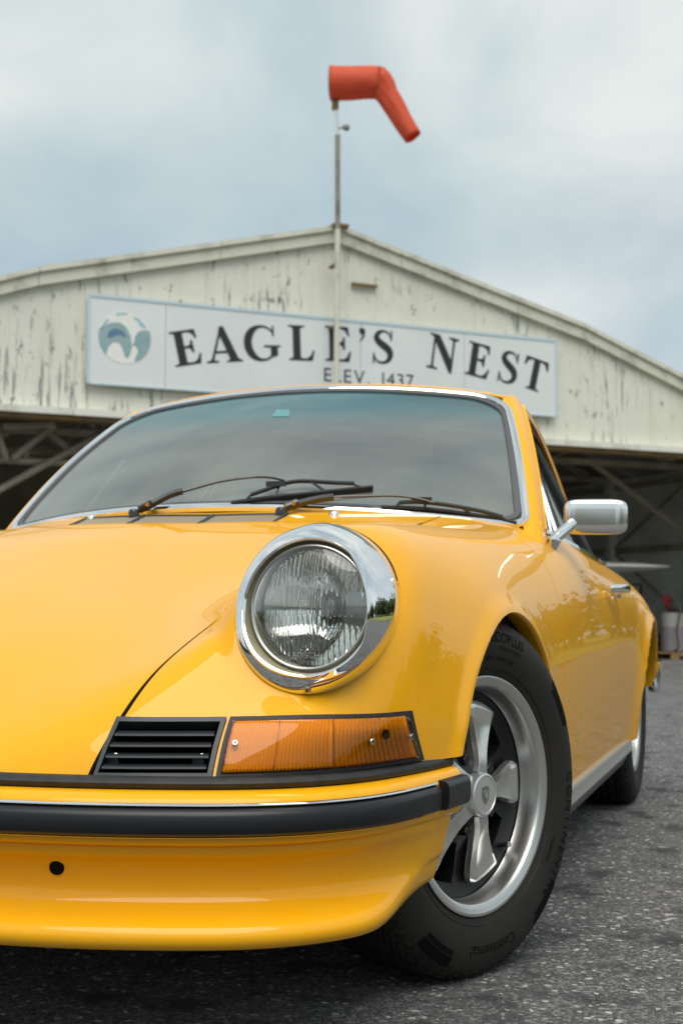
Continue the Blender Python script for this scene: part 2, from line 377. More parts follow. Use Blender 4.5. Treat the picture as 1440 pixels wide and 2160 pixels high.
# ---------------------------------------------------------------- hangar (local: x along the front, y inward)
def siding_mat():
    m, nt, p = nodes('weathered_white_siding'); N, L = nt.nodes, nt.links
    tc = N.new('ShaderNodeTexCoord')
    def noise(scale, det=4, ro=.6, mul=(1, 1, 1), off=(0, 0, 0)):
        mp = N.new('ShaderNodeMapping'); mp.inputs['Scale'].default_value = mul; mp.inputs['Location'].default_value = off; L.new(tc.outputs['Object'], mp.inputs['Vector'])
        n = N.new('ShaderNodeTexNoise'); n.inputs['Scale'].default_value = scale; n.inputs['Detail'].default_value = det; n.inputs['Roughness'].default_value = ro; L.new(mp.outputs[0], n.inputs['Vector']); return n.outputs['Fac']
    def ramp(v, a, b, c1=0., c2=1.):
        r = N.new('ShaderNodeMapRange'); r.inputs['From Min'].default_value = a; r.inputs['From Max'].default_value = b; r.inputs['To Min'].default_value = c1; r.inputs['To Max'].default_value = c2; L.new(v, r.inputs['Value']); return r.outputs[0]
    def mix(f, a, b):
        x = N.new('ShaderNodeMix'); x.data_type = 'RGBA'; L.new(f, x.inputs['Factor'])
        for k, v in (('A', a), ('B', b)):
            if isinstance(v, tuple): x.inputs[k].default_value = (*v, 1)
            else: L.new(v, x.inputs[k])
        return x.outputs['Result']
    def mul(a, b):
        x = N.new('ShaderNodeMath'); x.operation = 'MULTIPLY'; L.new(a, x.inputs[0])
        if isinstance(b, float): x.inputs[1].default_value = b
        else: L.new(b, x.inputs[1])
        return x.outputs[0]
    c = mix(ramp(noise(.9, 5), .3, .7), (.76, .755, .67), (.69, .69, .615))
    c = mix(ramp(noise(1.6, 5, .6, (5, 5, .35)), .5, .8, 0, .5), c, (.60, .55, .38))
    sx = N.new('ShaderNodeSeparateXYZ'); L.new(tc.outputs['Object'], sx.inputs[0])
    ad = N.new('ShaderNodeMath'); ad.operation = 'ADD'; L.new(noise(.62, 3, .55, (1, 1, 1.3), (3.3, 0, 1.7)), ad.inputs[0]); 
    gx = N.new('ShaderNodeMath'); gx.operation = 'ADD'; gx.inputs[1].default_value = 4.55; L.new(sx.outputs[0], gx.inputs[0]); ga = N.new('ShaderNodeMath'); ga.operation = 'ABSOLUTE'; L.new(gx.outputs[0], ga.inputs[0])
    lp = mul(ramp(ga.outputs[0], .9, .25, 0, .17), ramp(sx.outputs[2], 5.35, 4.9)); a2 = N.new('ShaderNodeMath'); a2.operation = 'ADD'; L.new(ramp(sx.outputs[2], 4.40, 3.90, 0, .11), a2.inputs[0]); L.new(lp, a2.inputs[1]); L.new(a2.outputs[0], ad.inputs[1])
    st = mul(ramp(noise(2.0, 6, .7, (8, 8, .55)), .54, .59), ramp(ad.outputs[0], .54, .61))
    c = mix(st, c, (.23, .235, .24))
    fl = mul(ramp(noise(5, 6, .72, (1.5, 1.5, .7)), .585, .63), ramp(noise(1.1, 3, .5, (1, 1, 1), (9, 2, 5)), .45, .54))
    c = mix(fl, c, (.17, .16, .15))
    L.new(c, p.inputs['Base Color']); p.inputs['Roughness'].default_value = .7
    return m
SIDING = siding_mat()
TRIM = pmat('old_white_trim', (.66, .65, .56), rough=.7, vary=(2.5, (.36, .34, .28), .50, .72))
TRIM2 = pmat('old_white_track', (.74, .74, .68), rough=.6, vary=(2.0, (.45, .42, .34), .52, .75))
RUST = pmat('rusty_steel', (.26, .15, .05), rough=.8, vary=(3, (.17, .12, .06), .4, .6))
BEAM = pmat('old_steel_beam', (.46, .42, .33), rough=.7, vary=(2, (.30, .26, .20), .4, .65))
INWALL = pmat('interior_sheet', (.84, .85, .80), rough=.6, vary=(1.3, (.72, .74, .69), .4, .6))
ROOFM = pmat('tin_roof', (.36, .35, .32), rough=.6, vary=(1, (.25, .22, .18), .4, .6))
CONC = pmat('hangar_concrete', (.24, .235, .22), rough=.8, vary=(1.1, (.16, .155, .15), .4, .65))
HANG = np.array([-5.47544, 17.81017]); HANG_A = R_(42.12734); HZ = -.22
hangar = empty('hangar', (HANG[0], HANG[1], HZ), HANG_A)
hangar.rotation_euler = (0, -.008, HANG_A)
tag(hangar, 'weathered white sheet metal hangar with low gable front behind the car', 'hangar')
def H(z): return z-HZ      # world height -> hangar local
AR = 10.0; DEP = 11.0
def roof_z(a):
    a = abs(a)
    return 6.81-(6.81-5.60)*a/4.8 if a < 4.8 else 5.60-(a-4.8)*.355
LEFT_BRACES = [(-5.426, 2.312, -3.612, 3.42, 0.9), (-5.43, 2.952, -4.062, 2.957, 1.0), (-5.126, 3.446, -4.34, 3.521, 0.8), (-4.962, 2.964, -4.344, 3.513, 0.85), (-5.269, 3.53, -5.055, 2.931, 0.8), (-4.385, 3.446, -3.855, 3.031, 1.1), (-4.746, 2.975, -4.701, 3.161, 1.05)]
def hangar_build():
    rng = random.Random(2); w = .60; k = 0; a = -AR
    while a < AR-.01:
        a0, a1 = a+.0015, min(a+w, AR)-.0015; off = (.004 if k % 2 else 0.)+rng.uniform(0, .003)
        top = [(a1, roof_z(a1))]
        for kk in (-4.8, 0, 4.8):
            if a0 < kk < a1: top.append((kk, roof_z(kk)))
        top = sorted(top+[(a0, roof_z(a0))], key=lambda q: -q[0])
        pts = [(a0, -off, H(3.62)), (a1, -off, H(3.62))]+[(x, -off, H(z)-.03) for x, z in top]
        MB().poly(pts, .03, (0, -1, 0)).build('siding_panel', SIDING, hangar, smooth=False); a += w; k += 1
    # rake boards in lengths, upper fascia and lower lip
    for sgn in (-1, 1):
        cuts = [0, 1.15, 2.0, 3.4, 4.8, 6.5, 8.3, AR+.3]
        for i in range(len(cuts)-1):
            x0, x1 = cuts[i]+(.004 if i else 0), cuts[i+1]-.004
            z0, z1 = roof_z(x0), roof_z(x1); y0 = -.10-.008*(i % 2)
            for nm, lo, hi, dy in (('rake_board', -.16, .03, 0.), ('rake_lip', .032, .11, -.05)):
                pts = [(sgn*x0, y0+dy, H(z0)+lo), (sgn*x1, y0+dy, H(z1)+lo), (sgn*x1, y0+dy, H(z1)+hi), (sgn*x0, y0+dy, H(z0)+hi)]
                if sgn < 0: pts = pts[::-1]
                MB().poly(pts, .15 if dy <= 0 else .04, (0, -1, 0)).build(nm, TRIM, hangar, smooth=False)
    for i in range(6):   # ridge cap
        pass
    MB().box((0, -.1, H(6.89)), (.26, .3, .05)).build('ridge_cap', RUST, hangar, smooth=False)
    # door track
    n = 7; seg = 2*AR/n
    for i in range(n):
        MB().box((-AR+seg*(i+.5), -.09, H(3.585)), (seg-.01, .22, .10)).build('door_track', TRIM2, hangar, smooth=False)
        MB().box((-AR+seg*(i+.5), .02, H(3.50)), (seg-.01, .30, .065)).build('track_rail', RUST, hangar, smooth=False)
    MB().box((.49, -.06, H(5.99)), (.45, .05, .05)).build('bracket_arm', RUST, hangar, smooth=False)
    # roof sheets
    for sgn in (-1, 1):
        for (x0, x1) in ((0, 4.8), (4.8, AR+.3)):
            for j in range(6):
                y0, y1 = j*DEP/6+.01, (j+1)*DEP/6-.005
                z0, z1 = H(roof_z(x0)), H(roof_z(x1))
                P = [(sgn*x0, y0, z0), (sgn*x1, y0, z1), (sgn*x1, y1, z1), (sgn*x0, y1, z0)]
                if sgn < 0: P = P[::-1]
                MB().poly(P, .03, (0, 0, 1)).build('roof_sheet', ROOFM, hangar, smooth=False)
    # side walls and back wall in sheets
    for sgn in (-1, 1):
        for j in range(10):
            MB().box((sgn*AR, .05+(j+.5)*(DEP-.05)/10, H(roof_z(AR))/2), (.03+.012*(j % 2), (DEP-.05)/10-.006, H(roof_z(AR))-.02)).build('side_wall_sheet', INWALL, hangar, smooth=False)
        for z in (2.08, 3.55):
            MB().box((sgn*(AR-.09), DEP/2, H(z)), (.10, DEP-.1, .13)).build('girt', BEAM, hangar, smooth=False)
        for y in (.35, 3.2, 6.3):
            MB().box((sgn*(AR-.16), y, H(1.75)), (.24, .20, 3.9)).build('column', INWALL if y > 5 else BEAM, hangar, smooth=False)
        for y0, z0, y1, z1 in ((3.3, .3, 6.2, 2.0), (6.2, 2.15, 3.3, 3.6), (.5, 2.15, 3.1, 3.6), (.5, .2, 3.1, 2.0)):
            MB().tube([(sgn*(AR-.12), y0, H(z0)), (sgn*(AR-.12), y1, H(z1))], .035, 6).build('wall_brace', BEAM, hangar)
    for j in range(20):
        a0 = -AR+.02+j*(2*AR-.04)/20; a1 = a0+(2*AR-.04)/20+.012
        MB().poly([(a0, DEP-.01*(j % 2), .01), (a1, DEP-.01*(j % 2), .01), (a1, DEP-.01*(j % 2), H(roof_z(a1))-.05), (a0, DEP-.01*(j % 2), H(roof_z(a0))-.05)], .03, (0, 1, 0)).build('back_wall_sheet', BEAM, hangar, smooth=False)
    # trusses
    for y in (.45, 3.2, 6.3):
        MB().box((0, y, H(3.72)), (2*AR-.4, .10, .12)).build('truss_chord', BEAM, hangar, smooth=False)
        xs = np.linspace(-9.2, 9.2, 13)
        for i in range(12):
            za, zb = roof_z(xs[i])-.18, roof_z(xs[i+1])-.18
            MB().tube([(xs[i], y, H(za)), (xs[i+1], y, H(zb))], .055, 6).build('truss_rafter', BEAM, hangar)
            p, q = ((xs[i], y+.03, H(3.74)), (xs[i+1], y+.03, H(zb))) if i % 2 == 0 else ((xs[i], y+.03, H(za)), (xs[i+1], y+.03, H(3.74)))
            MB().tube([p, q], .04, 6).build('truss_web', BEAM, hangar)
    for x in (-7.5, -5, -2.5, 0, 2.5, 5, 7.5):
        MB().box((x, DEP/2, H(roof_z(x))-.13), (.08, DEP-.2, .12)).build('purlin', BEAM, hangar, smooth=False)
    for (x0, z0, x1, z1, yy) in LEFT_BRACES:
        MB().tube([(x0, yy, H(z0)), (x1, yy, H(z1))], .055, 6).build('front_brace', BEAM, hangar)
    for (x0, y0, z0, x1, y1, z1) in ((-9.6, .6, 2.2, -5.2, 3.3, 3.6), (-8.2, 3.2, 1.5, -4.6, 3.4, 3.7), (-9.5, 6.2, 2.3, -6.0, 6.4, 3.6), (9.6, .6, 2.6, 7.4, .6, 3.7), (9.7, 3.2, 2.2, 7.2, 3.2, 3.7)):
        MB().tube([(x0, y0, H(z0)), (x1, y1, H(z1))], .06, 6).build('knee_brace', BEAM, hangar)
hangar_build()
tag(mk('hangar_floor', [(*(HANG+np.array([math.cos(HANG_A)*a-math.sin(HANG_A)*b, math.sin(HANG_A)*a+math.cos(HANG_A)*b])), HZ+.006) for a, b in ((-AR, .1), (AR, .1), (AR, DEP), (-AR, DEP))], [(0, 1, 2, 3)], CONC, smooth=False), kind='structure')

# ---------------------------------------------------------------- sign
SIGNW = pmat('sign_white', (.74, .78, .79), rough=.45, vary=(.8, (.70, .74, .75), .4, .6))
SIGNB = pmat('sign_blue_edge', (.52, .65, .74), rough=.5)
INK = pmat('sign_black_paint', (.018, .020, .022), rough=.5)
TEAL = pmat('sign_teal', (.24, .38, .42), rough=.5, vary=(5, (.30, .43, .45), .4, .6))
NAVY = pmat('sign_blue', (.10, .21, .33), rough=.5)
PALE = pmat('sign_pale', (.82, .82, .79), rough=.5)
SKYB = pmat('sign_sky_blue', (.36, .56, .62), rough=.5)
sign = empty('hangar_sign', (HANG[0], HANG[1], HZ), HANG_A)
sign.rotation_euler = (0, -.009, HANG_A)
tag(sign, 'long white sign reading EAGLE\'S NEST ELEV. 1437 with a blue globe', 'sign')
def stroke(pts, ws, n=60):
    pts = curve(pts, n); w = np.interp(np.linspace(0, 1, n), np.linspace(0, 1, len(ws)), ws)
    T = np.gradient(pts, axis=0); T /= np.linalg.norm(T, axis=1)[:, None]; Nn = np.stack([-T[:, 1], T[:, 0]], 1)*w[:, None]/2
    return np.vstack([pts+Nn, pts-Nn]), [(i, i+1, n+i+1, n+i) for i in range(n-1)]
GLY = {
 'L': (.74, [[(0, 0), (.68, 0), (.74, .30), (.69, .30), (.63, .16), (.52, .07), (.38, .07), (.34, .10), (.34, .90), (.37, .94), (.46, .95), (.46, 1), (0, 1), (0, .95), (.09, .94), (.12, .90), (.12, .10), (.09, .06), (0, .05)]]),
 'E': (.76, [[(0, 0), (.70, 0), (.76, .30), (.71, .30), (.64, .15), (.54, .07), (.38, .07), (.34, .10), (.34, .48), (.44, .48), (.50, .44), (.53, .34), (.58, .34), (.58, .70), (.53, .70), (.50, .59), (.44, .55), (.34, .55), (.34, .93), (.50, .93), (.60, .87), (.66, .74), (.71, .74), (.68, 1), (0, 1), (0, .95), (.09, .94), (.12, .90), (.12, .10), (.09, .06), (0, .05)]]),
 'T': (.84, [[(.20, 0), (.64, 0), (.64, .05), (.55, .06), (.53, .10), (.53, .93), (.60, .93), (.70, .88), (.78, .72), (.83, .72), (.80, 1), (.04, 1), (.01, .72), (.06, .72), (.14, .88), (.24, .93), (.31, .93), (.31, .10), (.29, .06), (.20, .05)]]),
 'N': (.92, [[(0, 0), (.34, 0), (.34, .05), (.22, .07), (.20, .12), (.20, .76), (.72, -.02), (.80, -.02), (.80, .88), (.83, .93), (.92, .95), (.92, 1), (.60, 1), (.60, .95), (.70, .93), (.73, .88), (.73, .38), (.30, 1), (0, 1), (0, .95), (.08, .94), (.13, .88), (.13, .12), (.11, .07), (0, .05)]]),
 'A': (.98, [[(0, 0), (.32, 0), (.32, .05), (.22, .06), (.21, .10), (.26, .26), (.42, .26), (.42, .33), (.28, .33), (.42, .74), (.42, 1.02), (.44, 1.02), (.44, 1.0), (.14, .13), (.10, .07), (0, .05)],
              [(.421, .26), (.58, .26), (.63, .10), (.62, .06), (.54, .05), (.54, 0), (.98, 0), (.98, .05), (.90, .07), (.86, .12), (.54, 1.02), (.421, 1.02), (.421, .74), (.56, .33), (.421, .33)]]),
}
def glyph(ch):
    if ch in GLY:
        w, P = GLY[ch]; mb = MB()
        for p in P: mb.poly([(x-w/2, 0, z) for x, z in p])
        return mb
    mb = MB()
    if ch == 'S':
        V, F = stroke([(.57, .80), (.50, .92), (.36, .965), (.21, .90), (.155, .76), (.22, .65), (.36, .55), (.50, .45), (.575, .32), (.54, .15), (.42, .055), (.29, .035), (.17, .09), (.10, .22)], [.04, .05, .07, .12, .17, .2, .22, .22, .19, .14, .09, .07, .05, .04])
        mb.add([(x-.36, 0, z) for x, z in V], F); mb.poly([(x-.36, -.002, z) for x, z in ((.57, .70), (.62, .70), (.62, 1.0), (.57, 1.0))]); mb.poly([(x-.36, -.002, z) for x, z in ((.055, 0), (.105, 0), (.105, .30), (.055, .30))])
    elif ch == 'G':
        an = np.radians(np.linspace(42, 322, 15)); P = [(.47+.40*math.cos(a), .5+.465*math.sin(a)) for a in an]
        V, F = stroke(P, [.05, .05, .06, .09, .15, .20, .22, .22, .22, .20, .15, .09, .06, .06, .07])
        mb.add([(x-.48, 0, z) for x, z in V], F); mb.poly([(x-.48, -.002, z) for x, z in ((.50, .40), (.98, .40), (.98, .45), (.92, .47), (.90, .42), (.90, .08), (.68, .06), (.68, .38), (.66, .44), (.50, .45))][:0] or [(x-.48, -.002, z) for x, z in ((.52, .39), (.70, .385), (.70, .10), (.90, .16), (.90, .385), (.98, .40), (.98, .445), (.52, .445))])
        mb.poly([(x-.48, -.003, z) for x, z in ((.76, .70), (.81, .70), (.81, 1.0), (.76, .98))])
    elif ch == "'":
        mb.poly([(x, 0, z) for x, z in ((-.09, .98), (-.02, 1.02), (.07, 1.0), (.10, .90), (.06, .74), (-.06, .60), (-.08, .63), (0, .74), (.01, .82), (-.07, .85))])
    return mb
def build_sign():
    seams = [-4.07, -2.87, .40, 2.32, 4.16]
    for i in range(4):
        MB().box(((seams[i]+seams[i+1])/2, -.10, H(4.71)), (seams[i+1]-seams[i]-.008, .05, 1.36)).build('sign_board', SIGNW, sign, smooth=False)
    y = -.131
    for (x0, x1, z0, z1) in ((-4.07, 4.16, 5.345, 5.39), (-4.07, -4.03, 4.03, 5.344), (4.12, 4.16, 4.03, 5.344), (-4.07, 4.16, 4.03, 4.05)):
        MB().box(((x0+x1)/2, y, H((z0+z1)/2)), (x1-x0, .012, z1-z0)).build('edge_strip', SIGNB, sign, smooth=False)
    L = [('E', -2.487, 4.43, -2.589, 4.961), ('A', -1.911, 4.517, -1.975, 5.065), ('G', -1.28, 4.585, -1.313, 5.155), ('L', -.625, 4.645, -.645, 5.21), ('E', .005, 4.68, -.005, 5.25), ("'", .42, 4.69, .424, 5.255), ('S', .797, 4.70, .81, 5.265), ('N', 1.87, 4.672, 1.943, 5.265), ('E', 2.545, 4.618, 2.63, 5.19), ('S', 3.13, 4.545, 3.23, 5.11), ('T', 3.64, 4.47, 3.755, 5.02)]
    for ch, a0, z0, a1, z1 in L:
        mb = glyph(ch); h = math.hypot(a1-a0, z1-z0); t = math.atan2(a1-a0, z1-z0)*1.15; V = np.array(mb.V); wx = .60 if ch != "'" else .6
        X = V[:, 0]*wx; Z = V[:, 2]*h; c, s = math.cos(t), math.sin(t)
        V = np.stack([a0+X*c+Z*s, -.130+V[:, 1], H(z0)-X*s+Z*c], 1)
        mk('letter', V, mb.F, INK, sign, smooth=False)
    x = 0.; items = []
    for ch in 'ELEV. 1437':
        if ch == ' ': x += .17; continue
        V, F = text_mesh(ch, .30, 0, 'LEFT'); w = V[:, 0].max(); V[:, 0] -= V[:, 0].min(); w = V[:, 0].max(); items.append((V, F, x)); x += w+.045
    for V, F, x0 in items:
        mk('letter', np.stack([(V[:, 0]+x0)*1.61/(x-.045)-.245, V[:, 2]*0-.130, V[:, 1]*1.05+H(4.44)], 1), F, INK, sign, smooth=False)
    # globe emblem: disc with land and wave shapes
    cx, cz, r = -3.505, H(4.77), .40
    P = lambda pts, dy: [(cx+x*r, -.129-dy, cz+z*r) for x, z in pts]
    circ = [(math.cos(a), math.sin(a)) for a in np.linspace(0, 2*math.pi, 49)[:-1]]
    MB().poly(P(circ, 0)).build('emblem_disc', PALE, sign, smooth=False)
    arc = lambda a0, a1, rr, n=14: [(rr*math.cos(R_(a)), rr*math.sin(R_(a))) for a in np.linspace(a0, a1, n)]
    left = arc(165, 225, 1.0)+[(-.62, -.42), (-.45, -.22), (-.22, -.22), (-.10, -.40), (.02, -.72), (.10, -.80), (.22, -.62), (.28, -.32), (.22, .10), (.05, .40), (-.20, .55), (-.5, .53), (-.80, .38)]
    MB().poly(P(left, .002)).build('emblem_wave', TEAL, sign, smooth=False)
    right = arc(-55, 20, 1.0)+[(.75, .33), (.55, .30), (.40, .10), (.36, -.12), (.30, -.28), (.45, -.30), (.52, -.50), (.40, -.78), (.38, -.88)]
    MB().poly(P(right, .0035)).build('emblem_wave', TEAL, sign, smooth=False)
    MB().poly(P([(-.68, .0), (-.58, .22), (-.35, .32), (-.08, .24), (.06, .04), (-.02, .0), (-.14, .10), (-.36, .05), (-.56, -.06)], .006)).build('emblem_crest', NAVY, sign, smooth=False)
    for pts in ([(-.95, .2), (-.80, .50), (-.66, .68), (-.60, .60), (-.72, .46), (-.84, .28)], [(-.35, .90), (-.05, .95), (.12, .93), (.05, .86), (-.2, .84), (-.3, .76)], [(.30, .84), (.55, .76), (.78, .52), (.86, .40), (.66, .42), (.54, .50), (.52, .62), (.36, .70)]):
        MB().poly(P(pts, .002)).build('emblem_land', SKYB, sign, smooth=False)
build_sign()

# ---------------------------------------------------------------- windsock and pole
SOCK = pmat('orange_windsock_cloth', (.88, .17, .08), rough=.6, vary=(3, (.85, .17, .08), .4, .65))
def sock_mat():
    nt = SOCK.node_tree; p = nt.nodes['Principled BSDF']; t = nt.nodes.new('ShaderNodeBsdfTranslucent'); t.inputs[0].default_value = (.9, .10, .02, 1)
    x = nt.nodes.new('ShaderNodeMixShader'); x.inputs[0].default_value = .45; nt.links.new(p.outputs[0], x.inputs[1]); nt.links.new(t.outputs[0], x.inputs[2]); nt.links.new(x.outputs[0], nt.nodes['Material Output'].inputs['Surface'])
sock_mat()
POLEM = pmat('grey_pole', (.30, .28, .25), rough=.6, vary=(1.5, (.16, .13, .11), .45, .6))
pole = empty('windsock_pole', (HANG[0], HANG[1], HZ), HANG_A)
tag(pole, 'tall thin grey pole rising in front of the hangar ridge', 'pole')
MB().tube([(-.17, -.40, .0), (-.19, -.40, H(4)), (-.195, -.40, H(6.75))], .045, 12).build('lower_tube', TRIM, pole)
MB().tube([(-.195, -.40, H(6.75)), (-.215, -.40, H(8.30))], .042, 12).build('upper_tube', POLEM, pole)
MB().tube([(-.215, -.40, H(8.30)), (-.255, -.40, H(8.80))], .030, 12).build('mast_tip', ALU, pole)
MB().box((-.262, -.40, H(8.80)), (.085, .085, .18)).build('swivel_head', RUST, pole, smooth=False)
MB().tube([(-.215, -.40, H(8.42)), (-.02, -.42, H(8.43))], .014, 8).build('lamp_arm', POLEM, pole)
MB().lathe([(-.05, .0), (-.05, .03), (.0, .055), (.05, .045), (.07, .0)], 12, 'x', (-.08, -.42, H(8.44))).build('lamp_head', POLEM, pole)
for zz in (5.2, 6.2):
    MB().box((-.19, -.26, H(zz)), (.06, .30, .04)).build('wall_clamp', RUST, pole, smooth=False)
_sp = HANG+np.array([math.cos(HANG_A)*-.255-math.sin(HANG_A)*-.40, math.sin(HANG_A)*-.255+math.cos(HANG_A)*-.40])
sock = empty('windsock', (_sp[0], _sp[1], HZ), HANG_A-R_(30))
tag(sock, 'orange red windsock on the pole top, bent and drooping halfway', 'windsock')
def build_sock():
    n = 40
    def seg(rows, name):
        V = []
        for c, nrm, rad, wr in rows:
            nrm = np.array(nrm, float); nrm /= np.linalg.norm(nrm); b = np.cross(nrm, [0, 1, 0]); b = b/np.linalg.norm(b); sd = np.array([0, 1., 0])
            for k in range(n):
                a = 2*math.pi*k/n; rr = rad*(1+wr*math.sin(a*5+c[0]*9)+.5*wr*math.sin(a*9-c[0]*17)); V.append(np.array(c)+(b*math.cos(a)+sd*math.sin(a))*rr)
        o = mk(name, V, gridF(len(rows), n, cv=True), SOCK, sock); so = o.modifiers.new('s', 'SOLIDIFY'); so.thickness = .006; return o
    rows = [((-.085+.79*t+.02*math.sin(3*t), 0, H(9.157-.02*t-.008*math.sin(5*t))), (1, 0, -.02 if t < .9 else -.08), .268-.020*t, .004+.018*t*t) for t in np.linspace(0, 1, 14)]
    seg(rows, 'sock_throat')
    P = curve([(.705, 0, H(9.145)), (.785, 0, H(9.0)), (.90, 0, H(8.80)), (1.075, 0, H(8.50)), (1.25, 0, H(8.225))], 18)
    T = np.gradient(P, axis=0); rr = np.interp(np.linspace(0, 1, 18), [0, .12, .3, .6, 1], [.25, .205, .175, .16, .138])
    seg([(P[i], (1, 0, -.3) if i == 0 else ((1, 0, -.75) if i == 1 else T[i]), rr[i], .05 if 0 < i < 12 else .02) for i in range(18)], 'sock_tail')
    for t in (.30, .62):
        MB().tube([(-.085+.79*t, (.2705-.020*t)*math.cos(a), H(9.157-.02*t)+(.2705-.020*t)*math.sin(a)) for a in np.linspace(0, 2*math.pi, 41)], .005, 6, cap=False).build('sewn_seam', SOCK, sock)
    MB().tube([(-.085, .268*math.cos(a), H(9.157)+.268*math.sin(a)) for a in np.linspace(0, 2*math.pi, 33)], .010, 6, cap=False).build('mouth_hoop', POLEM, sock)
    MB().tube([(-.02, 0, H(8.80)), (-.075, 0, H(9.40))], .016, 8).build('hoop_stem', RUST, sock)
build_sock()

# ---------------------------------------------------------------- sprayer tank on a pallet
WOOD = pmat('pallet_wood', (.52, .33, .13), rough=.8, vary=(6, (.40, .24, .09), .4, .6))
TANKM = pmat('milky_plastic', (.62, .60, .56), rough=.45, vary=(2, (.56, .53, .50), .4, .6)); TANKL = pmat('tank_liquid', (.42, .38, .40), rough=.45)
RED = pmat('red_pump_paint', (.35, .02, .025), rough=.4); HOSE = pmat('grey_hose', (.12, .14, .15), rough=.5)
TX, TY = -.80, 25.53
pal = empty('pallet', (TX, TY, -.215), R_(10)); tag(pal, 'low timber pallet under the white tank', 'pallet')
for i in range(5): MB().box((0, -.44+i*.22, .125), (1.1, .14, .022)).build('deck_board', WOOD, pal, smooth=False)
for i in range(3): MB().box((-.46+i*.46, 0, .057), (.16, 1.0, .113)).build('bearer', WOOD, pal, smooth=False)
tank = empty('liquid_tank', (TX, TY, -.075), 0); tag(tank, 'round white plastic tank with red pump standing on the pallet', 'tank')
MB().lathe([(.0, 0), (.0, .21), (.02, .235), (.50, .235)], 32, 'z').build('lower_shell', TANKL, tank)
MB().lathe([(.50, .237), (.74, .237), (.79, .21), (.80, .0)], 32, 'z').build('upper_shell', TANKM, tank)
MB().lathe([(.80, .09), (.86, .09), (.87, .06), (.87, 0)], 20, 'z').build('lid', PLASTIC, tank)
MB().tube([(-.08, 0, .86), (-.09, 0, 1.02)], .05, 10).build('pump_body', RED, tank)
MB().lathe([(-.06, 0), (-.06, .10), (.06, .10), (.06, 0)], 20, 'y', (-.09, -.02, 1.05)).build('pump_head', RED, tank)
MB().tube(curve([(-.02, -.1, 1.05), (.12, -.26, 1.0), (.17, -.30, .75), (.12, -.30, .4), (.14, -.30, .08), (.05, -.28, .03)], 30), .020, 8).build('hose', HOSE, tank)
MB().tube(curve([(-.16, -.05, 1.05), (-.33, -.15, .95), (-.40, -.2, .6), (-.40, -.22, .2), (-.36, -.25, .02)], 30), .018, 8).build('hose', HOSE, tank)
# step ladder inside
lad = empty('step_ladder', (-1.55, 25.6, -.215), R_(20)); tag(lad, 'dark step ladder standing against the inside hangar wall', 'ladder')
DK = pmat('dark_ladder_paint', (.03, .035, .035), rough=.6)
for sx in (-.16, .16): MB().tube([(sx, -.25, 0), (sx*.8, 0, 1.5)], .022, 8).build('rail', DK, lad)
for sx in (-.16, .16): MB().tube([(sx, .35, 0), (sx*.8, .03, 1.48)], .018, 8).build('rear_leg', DK, lad)
for k in range(5): MB().box((0, -.25+.25*(k+1)/6, .25*(k+1)), (.29, .09, .03)).build('tread', DK, lad, smooth=False)
MB().box((0, .0, 1.5), (.30, .16, .04)).build('top_cap', DK, lad, smooth=False)
crate = MB().box((-1.35, 26.6, .02), (.9, .5, .46)).box((-1.35, 26.6, .27), (.94, .54, .04)).box((-1.7, 26.34, .02), (.05, .03, .46)).box((-1.0, 26.34, .02), (.05, .03, .46)).build('black_tote', PLASTIC, smooth=False)
tag(crate, 'low black tote box behind the white tank', 'tote box')
